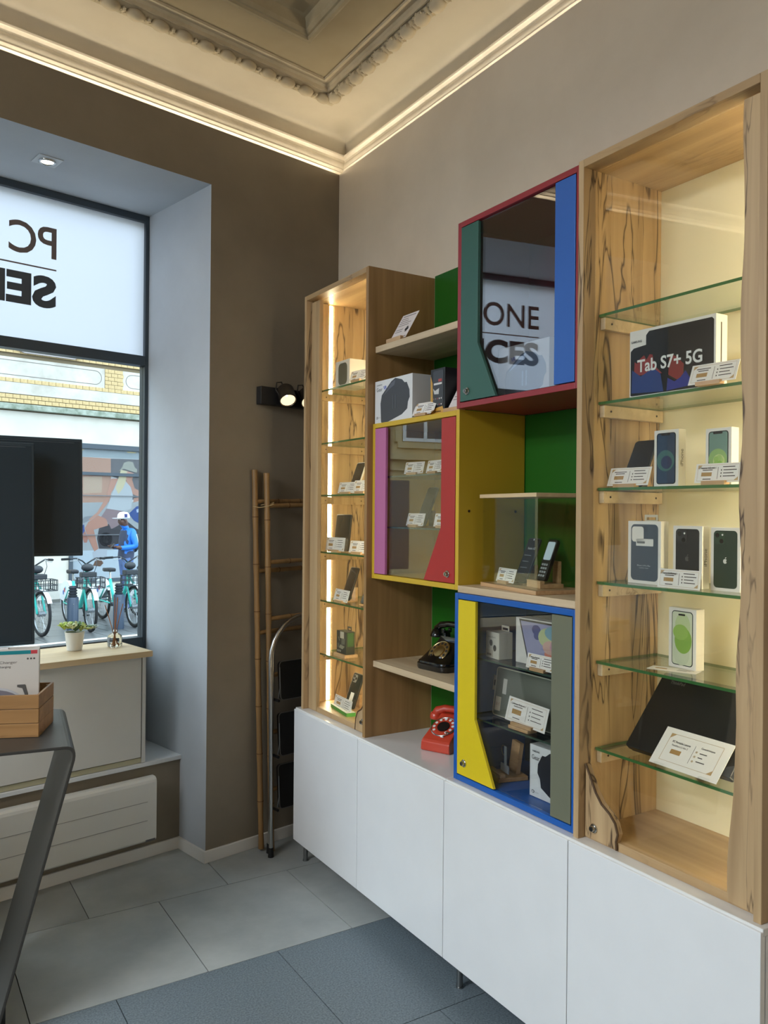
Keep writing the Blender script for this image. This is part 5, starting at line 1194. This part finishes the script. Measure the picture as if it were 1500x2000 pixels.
# ---------------- inside the yellow cabinet
z = 1.7955
card('price card on the upper shelf of the yellow cabinet, left one', -.285, -1.100, -1.210, z, .048, 14, 8); card('price card on the upper shelf of the yellow cabinet, right one', -.285, -1.236, -1.352, z, .048, 14, -4)
z = 1.5905
phone('dark phone leaning on the lower shelf of the yellow cabinet', -.225, -1.085, -1.165, z, .165, 22, (52, 40, 36), (40, 30, 28), -6)
card('price card before the dark phone in the yellow cabinet', -.285, -1.095, -1.236, z, .050, 14, -6); card('price card by the red door panel in the yellow cabinet', -.285, -1.302, -1.412, z, .050, 14, 6)
# ---------------- inside the blue cabinet
z = 1.1525
t, w = prod('earbuds_box', 'small cream earbuds box with hang tab in the blue cabinet', 'box', -.285, -1.612, -1.692, z, .055, -6); h = .090; carton(t, w, h, .055, P(206, 202, 190, .45)); y = -.0275
for cx, cz in ((-.008, .052), (.014, .036)): decal(t, 'printed_earbud', circ(.009, 14, cx, cz, .011), P(58, 54, 50, .5), y)
letters('Galaxy Buds2', t, P(90, 86, 80, .6), -.026, .070, .0055, y-.0006, .046); decal(t, 'label', rrect(.044, .022, .001, 2, -.018, .016), P(196, 188, 172, .5), y-.0003); decal(t, 'label_bar', rrect(.026, .007, .001, 2, -.018, .012), P(100, 84, 66, .5), y-.0009)
hang_tab(t, .046, h, .055, P(196, 192, 182, .5))
t, w = prod('tablet_box', 'tablet box with rainbow cloud picture in the blue cabinet', 'box', -.255, -1.735, -1.985, z, .045, 0); h = .150; carton(t, w, h, .045, P(222, 220, 214, .4)); y = -.0225
sheet_print(t, 'print_frame', [(-w/2+.016, h-.004), (-w/2+.060, .010), (w/2-.004, .010), (w/2-.004, h-.004)], (44, 46, 52), y, 0); sheet_print(t, 'print_screen', [(-w/2+.024, h-.010), (-w/2+.064, .018), (w/2-.010, .018), (w/2-.010, h-.010)], (150, 152, 186), y, 1)
for (cx, cz, rx_, rz_, col) in ((-.045, .118, .020, .016, (88, 92, 138)), (-.04, .098, .016, .012, (84, 90, 140)), (.01, .098, .045, .032, (186, 196, 148)), (.04, .115, .045, .024, (120, 160, 176)), (.02, .068, .034, .022, (206, 168, 156)), (.055, .072, .036, .026, (196, 150, 166)), (.012, .046, .018, .010, (220, 140, 120)), (.065, .040, .03, .016, (160, 140, 176))):
    sheet_print(t, 'print_cloud', circ(rx_, 18, cx+.02, cz, rz_), col, y, 2+cx)
card('price card in front of the rainbow tablet box', -.312, -1.850, -1.975, z, .046, 12, 0, title='Galaxy Tab S6')
z = .9445
t, w = prod('tablet_case', 'grey clear-lidded tablet case box with hang tag in the blue cabinet', 'case', -.245, -1.600, -1.945, z, .02, 0); h = .168
m = MB(); m.prism(rrect(w, h, .012, 4, 0, h/2), -.008, .008, 'y'); b = m.build('shell', P(112, 116, 108, .2), t, bevel=.001); b.rotation_euler = (-math.radians(8), 0, 0)
m = MB(); m.tube([(p[0], -.0085, p[1]) for p in rrect(w-.004, h-.004, .011, 4, 0, h/2)], .002, 5, closed=True); m.build('rim', P(196, 192, 176, .4), b)
decal(b, 'sticker', rrect(.020, .052, .001, 2, -w/2+.050, .105), P(214, 212, 204, .5), -.008); decal(b, 'sticker', rrect(.028, .048, .001, 2, -w/2+.024, .042), P(206, 196, 176, .5), -.008)
letters('38 €', b, P(176, 132, 110, .6), -w/2+.014, .036, .010, -.0092, .020)
m = MB(); m.prism([(-w/2-.022, .082), (-w/2, .082), (-w/2, .134), (-w/2-.022, .134)], -.001, .001, 'y'); o = m.build('hang_tag', P(206, 200, 180, .5), b); decal(o, 'hang_hole', rrect(.010, .020, .003, 3, -w/2-.011, .108), black_m, -.001)
card('large tilted price card on a wooden block in the blue cabinet', -.300, -1.735, -1.925, z+.012, .078, 14, 0, True, 'Galaxy Tab A7', roll=2)
m = MB(); m.box(-.20, -.16, -1.93, -1.86, z, z+.055); tag(m.build('wooden_block', M_BLK, None, 'w', .002), 'wooden block behind the tilted card in the blue cabinet', 'block', 'loose wooden blocks')
m = MB(); m.box(-.312, -.270, -1.86, -1.765, z, z+.0115); tag(m.build('wooden_block', M_BLK, None, 'w', .002), 'flat wooden block carrying the tilted card in the blue cabinet', 'block', 'loose wooden blocks')
z = .7435
t = thing('wooden_stand', 'empty wooden phone stand with pale metal clip on the blue cabinet floor', 'stand', (-.235, -1.672, z), FACE+math.radians(-14))
m = MB(); m.box(-.05, .05, -.055, .055, .0003, .014); m.build('base_board', M_BLK, t, bevel=.001); m = MB(); m.box(-.05, .05, -.050, -.030, .014, .026); m.build('front_lip', M_BLK, t, bevel=.001)
m = MB(); m.M = Matrix.Translation((0, .030, .014)) @ Matrix.Rotation(math.radians(-8), 4, 'X'); m.box(-.034, .024, -.008, .008, 0, .105); m.build('back_board', M_BLK, t, bevel=.001)
m = MB(); m.prism([(.004, .03), (.062, .03), (.062, .056), (.044, .056), (.044, .118), (.030, .118), (.030, .056), (.004, .056)], -.026, -.023, 'y'); m.build('metal_clip', P(176, 186, 194, .3, .6), t)
m = MB(); m.tube([(.020+.016*math.cos(2*PI*k/16), -.022, .10+.016*math.sin(2*PI*k/16)) for k in range(16)], .0022, 6, closed=True); m.build('cable_ring', black_m, t)
# ---------------- glass case in the niche
cx, cy, crz = -.222, -1.772, FACE+math.radians(-10)
t = thing('display_case', 'small glass case with oak base and lid in the green-backed niche', 'display case', (cx, cy, 1.3955), crz)
w, d, h = .355, .190, .318
m = MB(); m.box(-w/2, w/2, -d/2, d/2, 0, .013); m.build('base', M_BLK, t, bevel=.001); m = MB(); m.box(-w/2-.004, w/2+.004, -d/2-.004, d/2+.004, h-.013, h); m.build('lid', M_OAKX, t, bevel=.001)
for a_ in ((-w/2+.004, w/2-.004, -d/2+.004, -d/2+.0075), (-w/2+.004, w/2-.004, d/2-.0075, d/2-.004), (-w/2+.004, -w/2+.0075, -d/2+.0075, d/2-.0075), (w/2-.0075, w/2-.004, -d/2+.0075, d/2-.0075)):
    m = MB(); m.box(*a_, .013, h-.013); m.mi = [1, 1, 0, 0, 0, 0] if a_[1]-a_[0] > .1 else [1, 1, 0, 0, 0, 0]; m.build('pane', [glass_m, edge_g], t)
RC = Matrix.Translation((cx, cy, 1.3955+.013)) @ Matrix.Rotation(crz, 4, 'Z')
def inc(x, y): v = RC @ Vector((x, y, 0)); return v
v = inc(-.055, -.005); ph, b = phone('grey phone with bright title line inside the glass case', v.x, v.y+.037, v.y-.037, v.z+.0005, .160, 22, (60, 62, 64), (44, 47, 50), -10)
letters('Redmi A2', b, P(190, 192, 194, .5), -.018, .118, .0085, -.0094, .044)
m = MB()
for k in range(4): m.box(-.026, .016-.004*(k % 2), -.0092, -.0088, .096-.022*k, .0975-.022*k)
m.build('print', P(150, 152, 154, .5), b); decal(b, 'camera_dot', circ(.003, 10, 0, .154), P(220, 224, 228, .3), -.0088)
v = inc(.078, .0); t = thing('feature_phone', 'keypad phone with lit pale screen inside the glass case', 'phone', (v.x, v.y, v.z+.0005), FACE+math.radians(-14), 'phones on display')
m = MB(); m.prism(rrect(.058, .140, .010, 5, 0, .07), -.013, 0, 'y'); b = m.build('body', P(30, 30, 32, .35), t, bevel=.002); b.rotation_euler = (-math.radians(20), 0, 0); b.location = (0, -.004, .020)
decal(b, 'screen', rrect(.046, .062, .006, 4, 0, .100), P(206, 226, 236, .2), -.013); m = MB()
for r_ in range(4):
    for c_ in range(3): m.box(-.019+.014*c_, -.009+.014*c_, -.0142, -.013, .012+.0125*r_, .019+.0125*r_)
m.build('keypad', P(150, 156, 158, .4), b); m = MB(); m.box(-.045, .045, -.04, .045, .0003, .014); m.box(-.045, .045, -.040, -.024, .014, .024); m.build('stand', M_BLK, t, bevel=.001); m = MB(); m.box(-.018, .018, .040, .052, .0003, .085); m.build('stand_back', M_BLK, t, bevel=.001)
v = inc(-.075, -.058); card('price card inside the glass case in front of the grey phone', v.x, v.y+.062, v.y-.062, v.z+.0005, .048, 16, -12)
# ---------------- rotary telephones
def dial(par, M_, r, plate, ring, centre, holes, nm='dial'):
    m = MB(); m.M = M_; m.lathe([(r*1.02, -.004), (r*1.02, .004), (r*.97, .006), (r*.60, .006), (r*.58, .004), (.001, .004)], n=32); d = m.build(nm, plate, par); shade_auto(d)
    m = MB(); m.M = M_; m.tube([(r*1.0*math.cos(2*PI*k/32), r*1.0*math.sin(2*PI*k/32), .005) for k in range(32)], .0028, 6, closed=True); m.build('dial_rim', ring, d, smooth=True)
    m = MB(); m.M = M_; m.lathe([(r*.52, .004), (r*.50, .008), (.001, .009)], n=24); m.build('dial_centre', centre, d)
    for k in range(10):
        a = math.radians(60-30*k-200); m = MB(); m.M = M_; m.lathe([(r*.115, .0062), (r*.115, .0075), (r*.10, .0075)], (r*.78*math.cos(a), r*.78*math.sin(a), 0), 12); m.build('finger_hole', holes, d)
    m = MB(); m.M = M_; m.box(r*.52, r*.78, -.68*r, -.56*r, .006, .010); m.build('finger_stop', chrome, d)
    return d
t = thing('rotary_telephone', 'vintage black rotary telephone with brass dial on the lower wooden shelf', 'telephone', (-.168, -1.226, 1.0375), FACE+math.radians(8), 'rotary telephones')
blk = P(18, 18, 19, .12, coat=.5)
prof = [(.086, .0), (.088, .008), (.086, .016), (.083, .018), (.083, .023), (.080, .026), (.078, .034)]
m = MB()
def ring_of(w, d, z, n=6): return [(x, y, z) for x, y in rrect(w, d, min(w, d)*.16, 4)]
lv = [(.170, .185, .0, 0), (.176, .190, .006, 0), (.176, .190, .022, 0), (.168, .182, .026, 0), (.168, .180, .032, 0), (.160, .170, .037, .004), (.148, .120, .065, .022), (.130, .075, .095, .040), (.120, .058, .112, .044), (.118, .056, .120, .044)]
vs = []; fs = []
for (w_, d_, z_, sh) in lv: vs += [(x, y+sh, z_) for x, y in rrect(w_, d_, min(w_, d_)*.2, 4)]
n = 20
for i in range(len(lv)-1):
    for j in range(n): fs.append((i*n+j, i*n+(j+1) % n, (i+1)*n+(j+1) % n, (i+1)*n+j))
fs += [tuple(range(n-1, -1, -1)), tuple((len(lv)-1)*n+j for j in range(n))]
m.add(vs, fs); shade_auto(m.build('body', blk, t), 35)
dial(t, Matrix.Translation((0, -.036, .066)) @ Matrix.Rotation(math.radians(47), 4, 'X'), .047, brass, P(214, 192, 140, .2, 1), P(170, 140, 86, .3, 1), P(40, 34, 26, .4))
for s in (-1, 1):
    m = MB(); m.box(s*.045-.007, s*.045+.007, .030, .060, .116, .140); m.box(s*.045-.007, s*.045+.007, .022, .032, .130, .148); m.box(s*.045-.007, s*.045+.007, .058, .068, .130, .148); m.build('cradle', blk, t, bevel=.003)
m = MB(); m.tube([(-.105, .045, .140), (-.075, .045, .158), (-.03, .045, .166), (.03, .045, .166), (.075, .045, .158), (.105, .045, .140)], [.013, .014, .0125, .0125, .014, .013], 12); hs = m.build('handset', blk, t, smooth=True)
for s in (-1, 1):
    m = MB(); m.lathe([(.012, .03), (.020, .024), (.027, .008), (.030, .0), (.028, -.004), (.001, -.004)], (s*.100, .045, .112), 18); m.build('ear_cup', blk, hs, smooth=True)
m = MB(); m.tube([(.10, .06, .115), (.125, .08, .06), (.12, .10, .012), (.06, .105, .006), (.0, .095, .01)], .0035, 6); m.build('cord', blk, t)
t = thing('rotary_telephone', 'red wedge-shaped rotary telephone standing on the white base cabinet', 'telephone', (-.158, -1.218, .7225), FACE+math.radians(24), 'rotary telephones')
redp = P(196, 66, 44, .25, coat=.3)
m = MB(); pr = [(-.088, 0), (-.092, .006), (-.090, .036), (-.082, .045), (.040, .118), (.078, .120), (.082, .112), (.082, 0)]
vs = []; n = len(pr)
for s, tp in ((-1, 0), (-1, 1), (1, 1), (1, 0)): pass
for s in (-1, 1): vs += [(s*(.064-.16*max(0, z_-.03)), y_, z_) for y_, z_ in pr]
fs = [tuple(range(n)), tuple(range(2*n-1, n-1, -1))]+[(i, n+i, n+(i+1) % n, (i+1) % n) for i in range(n)]
m.add(vs, fs); m.build('body', redp, t, bevel=.006, seg=3)
dial(t, Matrix.Translation((0, -.022, .0815)) @ Matrix.Rotation(math.radians(30.5), 4, 'X'), .050, redp, chrome, P(30, 26, 26, .2), P(230, 228, 226, .3))
m = MB(); hsx = [(-.082, .052, .104), (-.07, .056, .124), (-.04, .060, .136), (.04, .060, .136), (.07, .056, .124), (.082, .052, .104)]
m.tube(hsx, [.020, .019, .015, .015, .019, .020], 12); hs = m.build('handset', redp, t, smooth=True)
for s in (-1, 1):
    m = MB(); m.lathe([(.012, .022), (.022, .016), (.025, .0), (.023, -.008), (.001, -.008)], (s*.080, .052, .098), 16); m.build('ear_cup', redp, hs, smooth=True)
m = MB(); m.box(.012, .024, -.070, -.060, .056, .062); m.build('number_plate', P(214, 214, 210, .4), t)
# ---------------- narrow tower
z = S1[0]
t, w = prod('speaker_box', 'white cube carton with dark rounded speaker picture on the top tower shelf', 'box', -.280, -.497, -.628, z, .105, 0); h = .122; carton(t, w, h, .105, P(226, 222, 212, .45)); y = -.0525
decal(t, 'printed_speaker', rrect(w*.62, h*.80, .022, 6, .002, h*.50), P(92, 90, 72, .6), y)
card('price card beside the white cube carton on the top shelf of the narrow tower', -.300, -.668, -.800, z, .050, 16, 4)
z = S1[2]
phone('white-framed phone leaning on the third shelf of the narrow tower', -.240, -.560, -.640, z, .150, 20, (222, 218, 206), (52, 50, 44))
card('price card before the white-framed phone in the narrow tower', -.285, -.545, -.690, z, .050, 14, 4); card('price card at the right of the third shelf in the narrow tower', -.300, -.712, -.840, z, .054, 14, 6)
phone('dark phone half hidden at the right of the third tower shelf', -.225, -.735, -.812, z, .13, 20)
z = S1[3]
phone('dark upright tablet on the fourth shelf of the narrow tower', -.240, -.430, -.568, z, .170, 6, (44, 42, 36), (58, 56, 46), name='tablet', cat='tablet')
card('price card before the upright tablet in the narrow tower', -.285, -.432, -.590, z, .062, 8, 4); card('price card right of the upright tablet card in the narrow tower', -.290, -.668, -.800, z, .054, 14, 8)
phone('phone half hidden at the right of the fourth tower shelf', -.225, -.700, -.775, z, .13, 20)
z = S1[4]
phone('black phone leaning on the fifth shelf of the narrow tower', -.240, -.505, -.580, z, .158, 20, (34, 33, 30), (46, 44, 38))
card('price card on a wooden block before the black phone in the narrow tower', -.292, -.505, -.655, z, .054, 16, -4)
phone('phone showing its edge at the right of the fifth tower shelf', -.245, -.690, -.766, z, .150, 24, (40, 40, 42), (70, 80, 90))
z = S1[5]
t, w = prod('accessory_box', 'black and green charger box with hang tab on a wooden block', 'box', -.275, -.520, -.610, z, .045, 0); h = .102; d = .045
m = MB(); m.box(-w/2-.008, w/2+.008, -d/2-.012, d/2+.012, .0003, .014); m.build('block', M_BLK, t, bevel=.001)
b = carton(t, w, h, d, P(52, 54, 44, .5), .0145); y = -d/2
for (nm, pts, col) in (('sticker', rrect(.034, .030, .001, 2, .006, .100), (196, 190, 172)), ('print_cup', [(.0, .055), (.03, .060), (.032, .085), (.002, .085)], (104, 102, 88)), ('print_tray', [(-.022, .040), (.012, .036), (.03, .05), (-.010, .055)], (150, 146, 126)), ('print_square', rrect(.016, .020, .001, 2, -.030, .050), (96, 98, 84)), ('print_bar', [(-.03, .09), (-.026, .09), (-.016, .072), (-.02, .072)], (140, 140, 124))): decal(t, nm, pts, P(*col, .5), y)
for k in range(3): decal(t, 'print_icon', rrect(.007, .008, .001, 2, -.034+.013*k, .026), P(176, 172, 156, .5), y)
m = MB(); m.box(w/2, w/2+.0005, -.016, .016, .05, .112); m.build('green_side', P(60, 96, 52, .5), t); hang_tab(t, .036, h+.0145, d, P(60, 64, 52, .5))
z = ZB+.0243
t, b = phone('phone in ridged black case with triple camera at the foot of the narrow tower', -.235, -.535, -.620, z, .160, 20, (40, 42, 36), (46, 50, 42), name='phone_case', cat='phone case', lift=.006)
decal(b, 'camera_block', rrect(.034, .036, .007, 4, -.016, .134), P(70, 70, 64, .4), -.0088)
for cx, cz in ((-.024, .142), (-.024, .125), (-.008, .134)): decal(b, 'lens', circ(.0062, 14, cx, cz), P(16, 17, 20, .1), -.0094)
decal(b, 'sticker', rrect(.030, .040, .002, 3, .0, .050), P(222, 220, 210, .5), -.0088)
m = MB()
for k in range(18): m.box(-.0445, -.0415, -.007, -.001, .012+.008*k, .016+.008*k)
m.build('ridges', P(206, 204, 190, .5), b)
card('price card at the foot of the narrow tower before the ridged case', -.290, -.510, -.690, z, .058, 12, -4)
t = thing('flat_box', 'flat white box with bright green sides at the foot of the narrow tower', 'box', (-.283, -.600, z), FACE+math.radians(-8))
m = MB(); m.box(-.10, .10, -.022, .022, .0003, .017); m.mi = [0, 1, 0, 0, 0, 0]; m.build('carton', [P(70, 150, 56, .5), P(226, 226, 216, .5)], t, bevel=.0008); m = MB(); m.box(-.02, .06, -.006, -.004, .0171, .0174); m.box(-.05, .02, .006, .008, .0171, .0174); m.build('print', P(110, 108, 92, .6), t)
